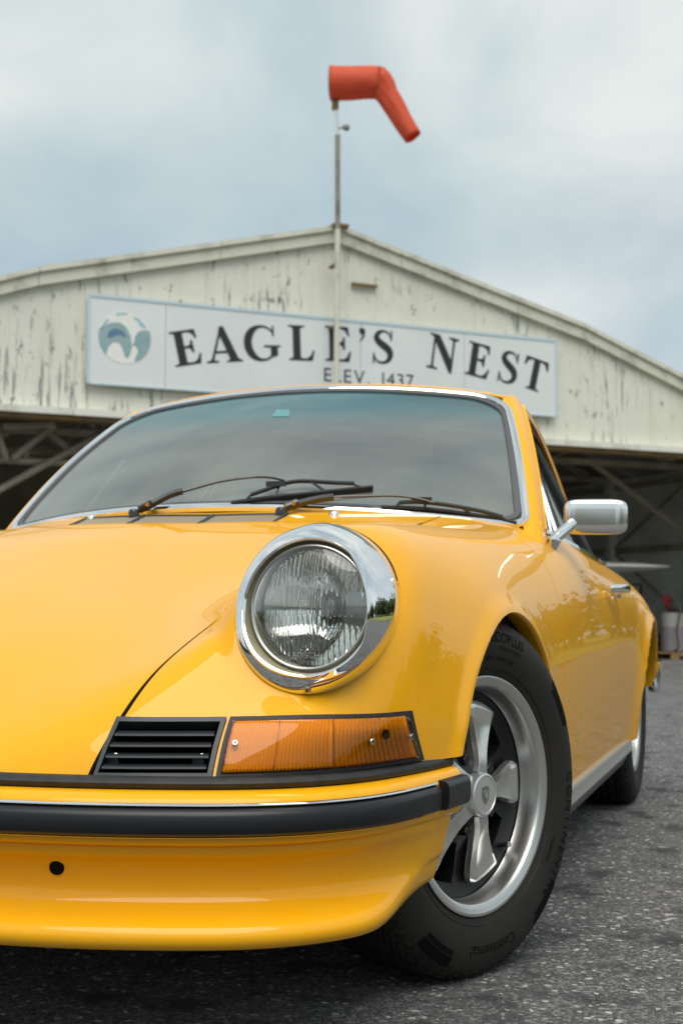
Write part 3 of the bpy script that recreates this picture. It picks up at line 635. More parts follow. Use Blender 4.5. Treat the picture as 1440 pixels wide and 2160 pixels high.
# ---------------------------------------------------------------- light aircraft in the hangar
AIRW = pmat('aircraft_white', (.80, .81, .82), rough=.3, coat=.4)
AIRB = pmat('aircraft_blue_stripe', (.08, .13, .26), rough=.3, coat=.4)
def aircraft():
    o = empty('light_aircraft', (-5.29, 20.75, HZ), R_(36)); tag(o, 'white high wing light aircraft parked inside the hangar', 'aircraft')
    def wing(sg):
        V = []; ys = np.linspace(0, 5.25, 12); n = 20
        for y in ys:
            c = 1.55 if y < 2.5 else 1.55-.45*(y-2.5)/2.75; k = 1.0 if y < 5.0 else .55
            for j in range(n):
                a = 2*math.pi*j/n; x = .5*c*math.cos(a); t = .075*c*math.sin(a)*(1+.5*math.cos(a))*k; V.append((sg*y, x-.1, 1.735+t+y*.012))
        return mk('wing', V, gridF(len(ys), n, cv=True)+[tuple((len(ys)-1)*n+j for j in range(n))], AIRW, o)
    wing(1); wing(-1)
    st = [(-2.0, .08, 1.15), (-1.85, .38, 1.15), (-1.1, .52, 1.2), (-.3, .56, 1.22), (.8, .56, 1.24), (1.8, .40, 1.30), (3.5, .20, 1.28), (4.9, .07, 1.32)]
    V = [(r*math.cos(a), y, z+r*1.1*math.sin(a)) for y, r, z in st for a in np.linspace(0, 2*math.pi, 25)[:-1]]
    mk('fuselage', V, gridF(len(st), 24, cv=True)+[tuple(range(24))], AIRW, o)
    for sg in (-1, 1):
        MB().tube([(sg*.5, -.1, .85), (sg*2.3, -.1, 1.72)], .05, 8).build('strut', AIRW, o)
        MB().tube([(sg*.4, .3, .8), (sg*1.15, .3, .22)], .04, 8).build('gear_leg', AIRW, o)
        MB().lathe([(-.07, .0), (-.07, .16), (-.05, .2), (.05, .2), (.07, .16), (.07, 0)], 24, 'x', (sg*1.18, .3, .2)).build('main_wheel', RUBBER, o)
        MB().poly([(sg*.1, 4.1, 1.35), (sg*1.6, 4.4, 1.36), (sg*1.6, 4.9, 1.36), (sg*.1, 5.0, 1.35)], .05).build('tailplane', AIRW, o, smooth=False)
    MB().tube([(0, -1.6, .9), (0, -1.65, .2)], .035, 8).lathe([(-.06, .0), (-.06, .12), (-.04, .16), (.04, .16), (.06, .12), (.06, 0)], 24, 'x', (0, -1.65, .16)).build('nose_wheel', RUBBER, o)
    MB().poly([(.025, 3.9, 1.45), (.025, 5.05, 1.45), (.025, 5.2, 2.5), (.025, 4.75, 2.5)], .05, (1, 0, 0)).build('tail_fin', AIRB, o, smooth=False)
    MB().box((0, -2.06, 1.15), (.12, .03, 1.8)).build('propeller', PLASTIC, o, smooth=False)
    V = [(x, y, z) for x, y, z in ((-.5, -.75, 1.42), (.5, -.75, 1.42), (.45, -.25, 1.74), (-.45, -.25, 1.74))]
    MB().poly(V, .02, (0, -.6, .7)).build('windscreen', INTER, o, smooth=False)
aircraft()

# ================================================================== CAR  (x = car's left, -y = forward, origin under the front axle)
car = empty('sports_car')
tag(car, 'yellow vintage two door sports coupe with round chrome headlight, parked on asphalt', 'car')
CT = [-1.3, -1, -.75, -.5, -.25, 0, .2, .4, .55, .68, .76, .84, .90, .95, 1.0]
def dummy(x): return [(x, 2.95, .62), (x, 2.45, .74), (x, 2.05, .78), (x, 1.65, .80), (x, 1.25, .83)]
COLS = [
 (0., dummy(0)+[(0, .85, .95), (0, .52, .879), (0, .18, .785), (0, -.1, .698), (0, -.34, .624), (0, -.50, .568), (0, -.63, .510), (0, -.715, .468), (0, -.77, .436), (0, -.80, .404)]),
 (.2, dummy(.22)+[(.22, .85, .945), (.22, .52, .874), (.215, .18, .784), (.21, -.1, .700), (.205, -.34, .630), (.20, -.49, .578), (.195, -.62, .522), (.19, -.705, .479), (.185, -.762, .439), (.18, -.792, .404)]),
 (.42, dummy(.50)+[(.52, .85, .895), (.505, .52, .842), (.478, .18, .776), (.458, -.1, .710), (.436, -.33, .661), (.420, -.45, .629), (.403, -.59, .575), (.388, -.675, .526), (.372, -.735, .464), (.354, -.768, .404)]),
 (.56, dummy(.62)+[(.635, .85, .860), (.588, .52, .829), (.556, .18, .789), (.534, -.1, .755), (.514, -.32, .722), (.499, -.452, .688), (.484, -.575, .613), (.487, -.632, .543), (.484, -.695, .468), (.470, -.735, .405)]),
 (.66, [(.55, 2.95, .62), (.68, 2.45, .74), (.71, 2.05, .775), (.72, 1.65, .785), (.72, 1.25, .80)]+[(.708, .85, .822), (.660, .52, .814), (.626, .18, .797), (.608, -.1, .786), (.596, -.32, .773), (.588, -.45, .752), (.585, -.530, .650), (.582, -.590, .530), (.575, -.655, .466), (.565, -.690, .405)]),
 (.76, [(.62, 2.95, .55), (.75, 2.45, .70), (.765, 2.05, .73), (.765, 1.65, .742), (.762, 1.25, .755)]+[(.755, .85, .765), (.727, .52, .766), (.702, .18, .760), (.687, -.1, .748), (.678, -.31, .735), (.682, -.405, .705), (.683, -.462, .630), (.669, -.523, .540), (.658, -.578, .466), (.648, -.605, .406)]),
 (.88, [(.67, 2.95, .48), (.795, 2.45, .63), (.80, 2.05, .655), (.797, 1.65, .665), (.793, 1.25, .675)]+[(.787, .85, .68), (.775, .52, .68), (.757, .18, .672), (.745, -.08, .658), (.733, -.25, .632), (.727, -.335, .598), (.722, -.395, .550), (.716, -.437, .502), (.709, -.464, .452), (.702, -.480, .407)]),
 (1.03, [(.69, 2.95, .42), (.81, 2.45, .50), (.812, 2.05, .52), (.807, 1.65, .525), (.805, 1.25, .53)]+[(.800, .85, .53), (.792, .52, .535), (.774, .18, .540), (.760, -.06, .535), (.748, -.20, .520), (.741, -.28, .500), (.737, -.33, .476), (.733, -.36, .450), (.729, -.38, .428), (.725, -.395, .408)]),
 (1.3, [(.70, 2.95, .37), (.785, 2.45, .36), (.785, 2.05, .26), (.775, 1.65, .235), (.775, 1.25, .235)]+[(.775, .85, .235), (.775, .52, .245), (.768, .18, .29), (.757, -.04, .36), (.750, -.14, .40), (.746, -.20, .418), (.743, -.25, .424), (.741, -.28, .418), (.739, -.305, .413), (.736, -.330, .409)]),
]
AF = (.002, .287, .346); AB = (2.271, .285, .333)     # wheel arches: y, z, radius
# headlight ring frame
HC = np.array([.5861, -.517, .636]); HH = np.array([.0992, .0683, .0098])*1.035; HV = np.array([-.0178, .0662, .1209])*1.015; HN = np.cross(HH, HV); HN /= np.linalg.norm(HN)
_Mi = np.linalg.inv(np.stack([HH, HV, HN], 1))
def ring_uvw(P): return (np.asarray(P)-HC)@_Mi.T
def body_grid():
    tq = np.concatenate([np.linspace(-1.3, 0, 70)[:-1], np.linspace(0, .66, 90)[:-1], np.linspace(.66, 1, 100)])
    sq = np.concatenate([np.linspace(0, .42, 45)[:-1], np.linspace(.42, .80, 75)[:-1], np.linspace(.80, 1.3, 60)])
    A = np.stack([nspline(CT, np.array(c[1], float), tq) for c in COLS])       # ncol, nt, 3
    G = nspline([c[0] for c in COLS], A, sq)                                   # ns, nt, 3
    G = np.transpose(G, (1, 0, 2))
    for _ in range(14):
        H_ = G.copy(); H_[1:-1] = .5*G[1:-1]+.25*(G[:-2]+G[2:]); H_[:, 1:-1] = .5*H_[:, 1:-1]+.25*(H_[:, :-2]+H_[:, 2:]); H_[:, 0] = H_[:, 0]*[0, 1, 1]
        H_[-1] = G[-1]; H_[:, -1] = G[:, -1]; G = H_
    n, m = G.shape[:2]; V = G.reshape(-1, 3)
    tt, ss = np.meshgrid(tq, sq, indexing='ij')
    # flared wheel arch lips
    for ay, az, ar in (AF, AB):
        r = np.hypot(V[:, 1]-ay, V[:, 2]-az); side = np.clip((V[:, 0]-.60)/.12, 0, 1)
        V[:, 0] += side*(.010*np.exp(-((r-ar)/.022)**2)+.010*np.exp(-(np.maximum(r-ar, 0)/.085)**2)*(r > ar*.8))
    # draw the skin onto the headlight ring so that the fender forms a tube behind it
    tree = BVHTree.FromPolygons([tuple(v) for v in V], gridF(n, m)); K = 96; ph = np.linspace(0, 2*math.pi, K, endpoint=False); dd = np.zeros(K)
    for i, q in enumerate(ph):
        o = HC+HH*math.cos(q)+HV*math.sin(q); h = tree.ray_cast(Vector(o+HN*.09), Vector(-HN), .19); dd[i] = (np.array(h[0])-o)@HN if h[0] is not None else np.nan
    ok = ~np.isnan(dd); dd = np.interp(ph, ph[ok], dd[ok], period=2*math.pi)
    for _ in range(10): dd = (np.roll(dd, 1)+2*dd+np.roll(dd, -1))/4
    uvw = ring_uvw(V); rho = np.hypot(uvw[:, 0], uvw[:, 1]); re_ = 1.51+.30*uvw[:, 0]/np.maximum(rho, 1e-6); fall = np.clip((re_-rho)/(re_-1), 0, 1); wf = np.clip((.135-np.abs(uvw[:, 2]))/.085, 0, 1); fall = fall*fall*(3-2*fall)*wf*wf*(3-2*wf)
    V = V-np.outer(np.interp(np.arctan2(uvw[:, 1], uvw[:, 0]), ph, dd, period=2*math.pi)*fall, HN)
    return V, gridF(n, m, flip=True), np.stack([tt.ravel(), ss.ravel()], 1)
BV, BF, BA = body_grid()
BODY = BVHTree.FromPolygons([tuple(v) for v in BV], BF)
def front_hit(x, z):
    h = BODY.ray_cast(Vector((x, -2, z)), Vector((0, 1, 0)))
    p = np.array(h[0]); n = np.array(h[1]); n = n if n[1] < 0 else -n
    return p, n
def wb(x): return .43+.235*(np.abs(x)/.675)**2          # windscreen base line in plan
def hood_rear(x): return .315+.13*(x/.5)**2
GR = [(.357, .4055), (.367, .4840), (.5095, .4850), (.5090, .4065)]        # horn grille opening (x,z), lower left, upper left, upper right, lower right
def quad_sd(x, z, q):
    d = np.full(np.shape(x), -1e9)
    for i in range(4):
        (x0, z0), (x1, z1) = q[i], q[(i+1) % 4]; L = math.hypot(x1-x0, z1-z0); nx, nz = -(z1-z0)/L, (x1-x0)/L
        d = np.maximum(d, (x-x0)*nx+(z-z0)*nz)
    return d
def side_parts():
    S2 = .42; ep = .0042
    # fender
    x, y, z = BV.T; t, s = BA.T
    V, F, cut, A = clip(BV, BF, s-S2-ep, BA); edges = []
    f = np.where(A[:, 1] < .652, wb(V[:, 0])+.10-V[:, 1], .4985-V[:, 1]); V, F, c2, A = clip(V, F, f, A)
    uvw = ring_uvw(V); f = np.maximum(np.hypot(uvw[:, 0], uvw[:, 1])-.955, np.where(uvw[:, 0] < .2, (-uvw[:, 2]-.012)/.1, np.abs(uvw[:, 2])-.13)); V, F, c3, A = clip(V, F, f, A)
    f = np.where(V[:, 1] < -.5, quad_sd(V[:, 0], V[:, 2], GR), 1.); V, F, c4, A = clip(V, F, f, A)
    f = np.where(V[:, 0] > .5, np.hypot(V[:, 1]-AF[0], V[:, 2]-AF[1])-AF[2], 1.); V, F, c5, A = clip(V, F, f, A)
    return V, F
def boundary_edges(F):
    c = {}
    for f in F:
        for i in range(len(f)):
            a, b = f[i], f[(i+1) % len(f)]
            if (b, a) in c: del c[(b, a)]
            else: c[(a, b)] = 1
    return list(c)
def panel(name, V, F, parent=car, depth=.028, arch=None, mirror=False, mat=None, weld=False):
    """sheet panel with folded edges"""
    if weld: V, F = mirror_join(V, F)
    be = boundary_edges(F)
    def roll(k):
        def g(p, n):
            if arch is not None:
                for ay, az, ar in arch:
                    r = math.hypot(p[1]-ay, p[2]-az)
                    if abs(r-ar) < .006 and abs(p[0]) > .5:
                        sg = math.copysign(1, p[0]); rad = np.array([0, p[1]-ay, p[2]-az])/r
                        return [np.array([-.003*sg, 0, 0])-rad*.003, np.array([-.010*sg, 0, 0])-rad*.004, np.array([-.034*sg, 0, 0])][k]
            return -n*[.0012, .004, depth][k]
        return g
    V, F = flange(V, F, be, [roll(0), roll(1), roll(2)])
    o = mk(name, V, F, mat or PAINT, parent, sharp=50)
    if mirror: mk(name, V*np.array([-1, 1, 1]), [tuple(f[::-1]) for f in F], mat or PAINT, parent, sharp=50)
    return o
S2, EP, S4 = .42, .0042, .652
def build_panels():
    V, F = side_parts(); panel('front_fender', V, F, arch=[AF], mirror=True)
    # hood
    V, F, c, A = clip(BV, BF, S2-EP-BA[:, 1], BA); V, F, c, A = clip(V, F, hood_rear(V[:, 0])-.002-V[:, 1], A)
    V, F, c, A = clip(V, F, .9985-A[:, 0], A)
    panel('hood', V, F, weld=True)
    # cowl with fresh air vent opening
    V, F, c, A = clip(BV, BF, S2+EP*0-BA[:, 1], BA); V, F, c, A = clip(V, F, V[:, 1]-hood_rear(V[:, 0])-.002, A); V, F, c, A = clip(V, F, wb(V[:, 0])+.05-V[:, 1], A)
    V, F = mirror_join(V, F)
    hv = hood_rear(V[:, 0]); f = np.maximum(np.maximum(V[:, 0]-.185, -.335-V[:, 0]), np.maximum(V[:, 1]-hv-.078, hv+.007-V[:, 1])); V, F, c = clip(V, F, f)
    panel('cowl_panel', V, F)
    # door and rear quarter
    V, F, c, A = clip(BV, BF, BA[:, 1]-S4, BA); V, F, c, A = clip(V, F, V[:, 1]-.5025, A); V1, F1, c, A1 = clip(V, F, 1.500-V[:, 1], A)
    V1, F1, c, A1 = clip(V1, F1, V1[:, 2]-.248, A1)
    door = panel('door', V1, F1, mirror=True)
    V, F, c, A = clip(V, F, V[:, 1]-1.504, A); V, F, c, A = clip(V, F, np.hypot(V[:, 1]-AB[0], V[:, 2]-AB[1])-AB[2], A)
    panel('rear_quarter', V, F, arch=[AB], mirror=True)
    return door
door = build_panels()

def hood_gap_shade():  # dark tube sunk in the hood gap, put there as its shade
    N = vnormals(BV, BF); d = np.abs(BA[:, 1]-S2); js = np.unique(BA[:, 1]); j = js[np.argmin(np.abs(js-S2))]; k = np.where(BA[:, 1] == j)[0]; k = k[np.argsort(BA[k, 0])]
    k = [i for i in k if BV[i, 1] < hood_rear(BV[i, 0])]; P = BV[k]-N[k]*.0040
    for sg in (1, -1): MB().tube(P*[sg, 1, 1], .0036, 8).build('hood_gap_shade', DARK, car)
hood_gap_shade()
# ---------------------------------------------------------------- glasshouse
def W(s, h, off=0.):
    s = np.asarray(s, float); h = np.asarray(h, float)
    B = np.stack([.678*s, .445+.225*s**2, .866-.036*s**2+0*s], -1); T = np.stack([.545*s, 1.04+.06*s**2, 1.238-.040*s**2], -1)
    P = B*(1-h[..., None])+T*h[..., None]
    nrm = np.stack([.30*s, -.52+0*s, .80+0*s], -1); nrm /= np.linalg.norm(nrm, axis=-1)[..., None]
    return P+nrm*(.022*4*h*(1-h)+off)[..., None]
def rr_path(n=200, ms=1.0, mh0=0., mh1=1.):
    """rounded outline in (s,h)"""
    pts = []
    def arc(cs, ch, rs, rh, a0, a1, k):
        for a in np.linspace(R_(a0), R_(a1), k): pts.append((cs+rs*math.cos(a), ch+rh*math.sin(a)))
    rt, ht = .17, .16; rb, hb = .055, .060
    arc(ms-rt, mh1-ht, rt, ht, 0, 90, 16); arc(-ms+rt, mh1-ht, rt, ht, 90, 180, 16); arc(-ms+rb, mh0+hb, rb, hb, 180, 270, 10); arc(ms-rb, mh0+hb, rb, hb, 270, 360, 10)
    out = []
    for i in range(len(pts)):
        a, b = np.array(pts[i]), np.array(pts[(i+1) % len(pts)]); k = max(1, int(np.linalg.norm(b-a)/.03))
        for j in range(k): out.append(a+(b-a)*j/k)
    return np.array(out)
def windscreen_glass_mat():
    m, t = glass_mat('windscreen_glass', (.45, .52, .48), 2.75); nt = m.node_tree; N, L = nt.nodes, nt.links
    df = N.new('ShaderNodeBsdfDiffuse'); df.inputs[0].default_value = (.50, .56, .53, 1); dm = N.new('ShaderNodeMixShader'); dm.inputs[0].default_value = .15  # diffuse grey: smeared dust, and haze standing in for sky reflection
    wn = N.new('ShaderNodeTexNoise'); wn.inputs['Scale'].default_value = 3.5; wn.inputs['Detail'].default_value = 8; wr = N.new('ShaderNodeMapRange'); wr.inputs['From Min'].default_value = .35; wr.inputs['From Max'].default_value = .7; wr.inputs['To Min'].default_value = .14; wr.inputs['To Max'].default_value = .27
    L.new(wn.outputs['Fac'], wr.inputs['Value']); L.new(wr.outputs[0], dm.inputs[0])
    mo = N['Material Output']; src = mo.inputs['Surface'].links[0].from_socket; L.new(src, dm.inputs[1]); L.new(df.outputs[0], dm.inputs[2]); L.new(dm.outputs[0], mo.inputs['Surface'])
    tc = N.new('ShaderNodeTexCoord'); sp = N.new('ShaderNodeSeparateXYZ'); L.new(tc.outputs['Object'], sp.inputs[0])
    r = N.new('ShaderNodeMapRange'); r.inputs['From Min'].default_value = 1.09; r.inputs['From Max'].default_value = 1.16; L.new(sp.outputs['Z'], r.inputs['Value'])
    x = N.new('ShaderNodeMix'); x.data_type = 'RGBA'; x.inputs['A'].default_value = (.50, .58, .54, 1); x.inputs['B'].default_value = (.10, .34, .36, 1)
    L.new(r.outputs[0], x.inputs['Factor']); L.new(x.outputs['Result'], t.inputs[0])
    x2 = N.new('ShaderNodeMix'); x2.data_type = 'RGBA'; x2.inputs['A'].default_value = (.52, .57, .54, 1); x2.inputs['B'].default_value = (.16, .42, .48, 1); L.new(r.outputs[0], x2.inputs['Factor']); L.new(x2.outputs['Result'], df.inputs[0]); return m
WGLASS = windscreen_glass_mat()
def glasshouse():
    ss, hh = np.meshgrid(np.linspace(-1, 1, 81), np.linspace(0, 1, 41), indexing='ij'); P = W(ss, hh).reshape(-1, 3); F = gridF(81, 41, flip=True)
    a = np.abs(ss.ravel()); h = hh.ravel(); cs, ch = .83, .84
    f = np.where((a > cs) & (h > ch), 1-np.hypot((a-cs)/.17, (h-ch)/.16), 1.); V, F, c = clip(P, F, f)
    ws = mk('windscreen', V, F, WGLASS, car)
    q = rr_path(); C = W(q[:, 0], q[:, 1], .004); N_ = W(q[:, 0], q[:, 1], .05)-W(q[:, 0], q[:, 1], .0)
    MB().sweep(C, [(-.012, -.004), (-.010, .004), (-.004, .008), (.004, .008), (.009, .004), (.011, -.006)], N_, closed=True).build('chrome_surround', CHROME, ws)
    q = rr_path(ms=.976, mh0=.024, mh1=.970); C = W(q[:, 0], q[:, 1], .001); N_ = W(q[:, 0], q[:, 1], .05)-W(q[:, 0], q[:, 1], .0)
    MB().sweep(C, [(-.008, 0), (-.007, .004), (.007, .005), (.009, 0)], N_, closed=True).build('rubber_seal', pmat('grey_seal', (.085, .085, .09), rough=.5), ws)
    # registration sticker behind the glass
    st = [W(np.array(a), np.array(b), .0012) for a, b in ((-.034, .685), (.050, .678), (.028, .752), (-.041, .760))]
    MB().poly(st).build('tinted_sticker', pmat('teal_sticker', (.10, .30, .31), rough=.15), ws, smooth=False)
    # roof skin
    RY = np.array([1.06, 1.2, 1.38, 1.55, 1.72, 2.0, 2.4, 2.95]); XR = [.566, .568, .568, .575, .594, .612, .60, .55]; ZR = [1.194, 1.188, 1.170, 1.115, 1.01, .865, .78, .62]; ZC = [1.244, 1.262, 1.268, 1.258, 1.235, 1.17, 1.02, .72]
    yq = np.linspace(0, 1, 60); idx = np.linspace(0, 1, 8); par = nspline(idx, np.stack([RY, XR, ZR, ZC], 1), yq); sq = np.sin(np.linspace(-math.pi/2, math.pi/2, 61))
    V = []
    for k, (y, xr, zr, zc) in enumerate(par):
        for s in sq:
            a = abs(s); V.append((xr*s, y+(.06*s*s*max(0, 1-k/14)), zr+(zc-zr)*(1-a**2.4)**.9))
    F = gridF(60, 61, flip=True); roof = mk('roof', V, F, PAINT, car); so = roof.modifiers.new('s', 'SOLIDIFY'); so.thickness = .012; so.offset = -1
    rail = [np.array([xr, y+.06*max(0, 1-k/14), zr]) for k, (y, xr, zr, zc) in enumerate(par)]
    for sg in (1, -1):
        # A pillar
        hs = np.linspace(-.10, 1.03, 24); rows = []
        for h in hs:
            b = W(np.array(1.0), np.array(h)); k = .004*(1-h)
            rows += [b+o for o in (np.array([-.004, -.012, -.004]), np.array([.010, -.002, .006]), np.array([.022+k, .012, .007]), np.array([.030+k, .032, .002]), np.array([.033+k, .060, -.006]), np.array([.022+k, .085, -.012]))]
        V = np.array(rows)*[sg, 1, 1]; mk('windscreen_pillar', V, gridF(24, 6, flip=sg > 0), PAINT, car)
        top = [r for r in rail if 1.10 < r[1] < 1.95]
        MB().sweep(np.array([W(np.array(1.0), np.array(h))+[.034, .058, -.004] for h in np.linspace(.0, .98, 16)]+[r+[.004, 0, -.004] for r in top if r[1] > 1.19])*[sg, 1, 1], [(-.0045, -.005), (-.0045, .004), (.0035, .005), (.0045, -.004)], (0, 0, 1)).build('drip_rail', PAINT, car)
        # window opening outline
        belt = lambda y: np.array([np.interp(y, [.6, .85, 1.25, 1.65, 2.05, 2.4], [.690, .706, .717, .717, .706, .68]), y, np.interp(y, [.6, .85, 1.25, 1.65, 2.05, 2.4], [.822, .822, .804, .789, .779, .745])])
        lo = [belt(y) for y in np.linspace(.74, 1.86, 30)]
        railp = [W(np.array(1.0), np.array(h))+[.020, .088, -.016] for h in np.linspace(0.02, .93, 18)]+[r+[-.012, 0, -.022] for r in rail if 1.24 < r[1] < 1.84]
        railp = curve(railp, 60, np.linspace(0, 1, len(railp)))
        lo_ = curve(lo, 60, np.linspace(0, 1, len(lo)))
        gl = np.stack([lo_*(1-k)+railp*k-np.array([.018*math.sin(math.pi*k)*0+.012, 0, 0]) for k in np.linspace(0, 1, 8)], 1).reshape(-1, 3)*[sg, 1, 1]
        mk('side_window', gl, gridF(60, 8, flip=sg > 0), GLASS, car)
        MB().sweep(railp*[sg, 1, 1], [(-.007, -.007), (-.007, .007), (.006, .007), (.007, -.007)], (sg, 0, .2)).build('window_frame', CHROME, car)
        MB().sweep(np.array(lo)*[sg, 1, 1]+[0, 0, .004], [(-.005, -.009), (-.005, .005), (.005, .005), (.005, -.009)], (sg, 0, .2)).build('belt_trim', CHROME, car)
        for (ya, yb, w, mt) in ((.98, 1.19, .007, CHROME), (1.0, 1.21, .012, RUBBER), (1.52, 1.47, .014, RUBBER), (1.56, 1.51, .007, CHROME)):
            a = belt(ya); i = np.argmin(np.abs(railp[:, 1]-yb)); b = railp[i]
            MB().tube([np.array(a)*[sg, 1, 1]-[sg*.006, 0, 0], b*[sg, 1, 1]-[sg*.006, 0, 0]], w, 8).build('window_post', mt, car)
glasshouse()

# ---------------------------------------------------------------- nose: gasket, bumper, valance
SEAM = np.array([(-.0, -.80), (.18, -.792), (.354, -.768), (.470, -.735), (.565, -.690), (.648, -.605), (.702, -.480), (.725, -.395), (.736, -.330)])
def seam_path(n=90):
    P = curve(SEAM, n, np.concatenate([[0], np.cumsum(np.linalg.norm(np.diff(SEAM, axis=0), axis=1))])); T = np.gradient(P, axis=0); T[0] = [1, 0]; T /= np.linalg.norm(T, axis=1)[:, None]
    return P, np.stack([T[:, 1], -T[:, 0]], 1)
SP, SN = seam_path(); SU = np.linspace(0, 1, len(SP))
def ramp01(u, a, b): x = np.clip((u-a)/(b-a), 0, 1); return x*x*(3-2*x)
OFFK = 1-.52*ramp01(SU, .62, 1.0)             # how far pieces stand off the body line towards the wheel
ZK = -.008+0*SU
def nose_sweep(name, prof, mat, parent=car, u1=1.0, u0=0., fn=None, cap=True, closed=False, sharp=50, ok=True):
    k = [i for i in range(len(SP)) if u0 <= SU[i] <= u1]; m = len(prof); rows = []
    for i in k:
        pr = prof if fn is None else fn(SU[i])
        rows.append([(SP[i][0]+SN[i][0]*o*(OFFK[i] if ok else 1), SP[i][1]+SN[i][1]*o*(OFFK[i] if ok else 1), z+ZK[i]) for o, z in pr])
    R = np.array(rows)
    if u0 <= 0:
        Lf = R[1:][::-1]*np.array([-1, 1, 1]); R = np.concatenate([Lf, R])
    n = len(R); F = gridF(n, m, cv=closed)
    if cap: F += [tuple(range(m)), tuple((n-1)*m+j for j in range(m))[::-1]]
    return mk(name, R.reshape(-1, 3), F, mat, parent, sharp=sharp)
gasket = nose_sweep('bumper_gasket', [(-.012, .402), (.010, .402), (.017, .405), (.019, .411), (.014, .417), (.004, .419), (-.012, .418)], RUBBER, closed=True)
bumper = nose_sweep('front_bumper', [(-.03, .402), (.016, .4025), (.030, .400), (.040, .3945), (.0440, .389), (.0445, .384), (.0445, .350), (.0445, .344), (.042, .338), (.034, .333), (-.03, .332)], PAINT)
nose_sweep('rubber_strip', [(.040, .3845), (.054, .3840), (.0605, .381), (.0635, .375), (.0640, .362), (.0625, .354), (.057, .3485), (.040, .3475)], BUMPRUB, bumper, u1=.905, closed=True)
nose_sweep('chrome_bead', [(.041, .3855), (.050, .3855), (.0535, .3872), (.051, .3895), (.041, .3895)], CHROME, bumper, u1=.905, closed=True)
nose_sweep('lower_bead', [(.041, .3445), (.047, .3445), (.049, .346), (.047, .3474), (.041, .3474)], CHROME, bumper, u1=.86, closed=True)
nose_sweep('strip_end_cap', [(.036, .391), (.064, .390), (.074, .386), (.077, .380), (.0775, .362), (.075, .354), (.069, .3485), (.036, .3465)], BUMPRUB, bumper, u0=.908, u1=1.0, closed=True)
def val_prof(u):
    k = ramp01(u, .72, 1.0); e = .030*k; w = float(ramp01(u, .70, .97))
    tuck = [-.02, .024, .026, .024, .023, .018, .012, .004, 0, -.004, -.008, -.012, -.017, -.023, -.030, -.04, -.06, -.20]
    return [(o*(1-w)+q*w, z) for (o, z), q in zip(val_base(e), tuck)]
def val_base(e):
    return [(-.02, .3335), (.024, .333), (.026, .329), (.024, .322), (.0235, .3195), (.010, .313), (.002, .300), (-.004, .275+.3*e), (-.001, .258+.6*e), (.012, .246+.8*e), (.030, .239+e), (.043, .233+e), (.050, .224+e), (.050, .214+e), (.044, .205+e), (.030, .200+e), (.0, .199+e), (-.16, .204+e)]
valance = nose_sweep('front_valance', val_prof(0), PAINT, fn=val_prof, cap=False, sharp=70, u1=.985)
# tow hole: dark disc on the skin painted as its shaded inside
def tow():
    t = BVHTree.FromPolygons([v.co[:] for v in valance.data.vertices], [tuple(f.vertices) for f in valance.data.polygons])
    h = t.ray_cast(Vector((.314, -2, .289)), Vector((0, 1, 0))); p = np.array(h[0]); n = np.array(h[1]); n = n if n[1] < 0 else -n
    e1 = np.cross(n, [0, 0, 1]); e1 /= np.linalg.norm(e1); e2 = np.cross(n, e1); V = []
    for r, d in ((.0104, .0006), (.0096, .0026), (.0086, .0024), (.0001, .0022)):
        for k in range(24): V.append(p+n*d+(e1*math.cos(k*math.pi/12)+e2*math.sin(k*math.pi/12))*r)
    mk('tow_hole_shade', V, gridF(4, 24, cv=True), DARK, valance)
tow()

# ---------------------------------------------------------------- horn grille and turn signal
def lerp2(q, a, b):
    """bilinear in quad ll, ul, ur, lr"""
    q = [np.array(v) for v in q]; return (q[0]*(1-a)+q[3]*a)*(1-b)+(q[1]*(1-a)+q[2]*a)*b
def patch(q, na, nb, off, edge=None, aa=None):
    V = []
    for a in (np.linspace(0, 1, na) if aa is None else aa):
        for b in np.linspace(0, 1, nb):
            x, z = lerp2(q, a, b); p, n = front_hit(x, z); V.append(p+n*(off(a, b) if callable(off) else off))
    return np.array(V)
def closed_patch(name, q, na, nb, o1, o0, mat, parent, sharp=40):
    A = patch(q, na, nb, o1); B = patch(q, na, nb, o0); k = na*nb; V = np.vstack([A, B]); F = gridF(na, nb)+[tuple(i+k for i in f[::-1]) for f in gridF(na, nb)]
    be = boundary_edges(gridF(na, nb)); F += [(a, a+k, b+k, b) for a, b in be]
    return mk(name, V, F, mat, parent, sharp=sharp)
def inset(q, d):
    c = np.mean(q, axis=0); return [tuple(np.array(p)+np.sign(c-np.array(p))*d) for p in q]
def horn_grille():
    g = empty('horn_grille', parent=car)
    q = GR; o = [tuple(p) for p in inset(q, .0012)]; i = inset(q, .0070)
    for (a, b, c, d) in ((o[0], i[0], i[3], o[3]), (i[1], o[1], o[2], i[2]), (o[0], o[1], i[1], i[0]), (i[3], i[2], o[2], o[3])):
        closed_patch('grille_frame', [a, b, c, d], 14, 3, .0035, -.030, PLASTIC, g)
    for k in range(4):
        b0 = .10+k*.215
        V = []
        for a in np.linspace(.02, .98, 14):
            x, z = lerp2(i, a, b0); p, n = front_hit(x, z); n = np.array([n[0], n[1], 0]); n /= np.linalg.norm(n)
            for do, dz in ((.0045, .0), (.0035, .0028), (-.012, .0052), (-.028, .004), (-.028, .0), (-.012, -.0004)): V.append(p+n*do+np.array([0, 0, dz]))
        mk('louvre', V, gridF(14, 6, cv=True)+[tuple(range(6)), tuple(13*6+j for j in range(6))], PLASTIC, g, sharp=30)
    closed_patch('backing', inset(q, .003), 8, 4, -.034, -.04, DARK, g)
    for a in (.13, .87):
        x, z = lerp2(q, a, .40); p, n = front_hit(x, z)
        MB().box(p-n*.02+[0, 0, .0], (.016, .03, .017)).build('screw_boss', PLASTIC, g, smooth=False)
        sc = screw('screw', p-n*.0055, n, .0042, g)
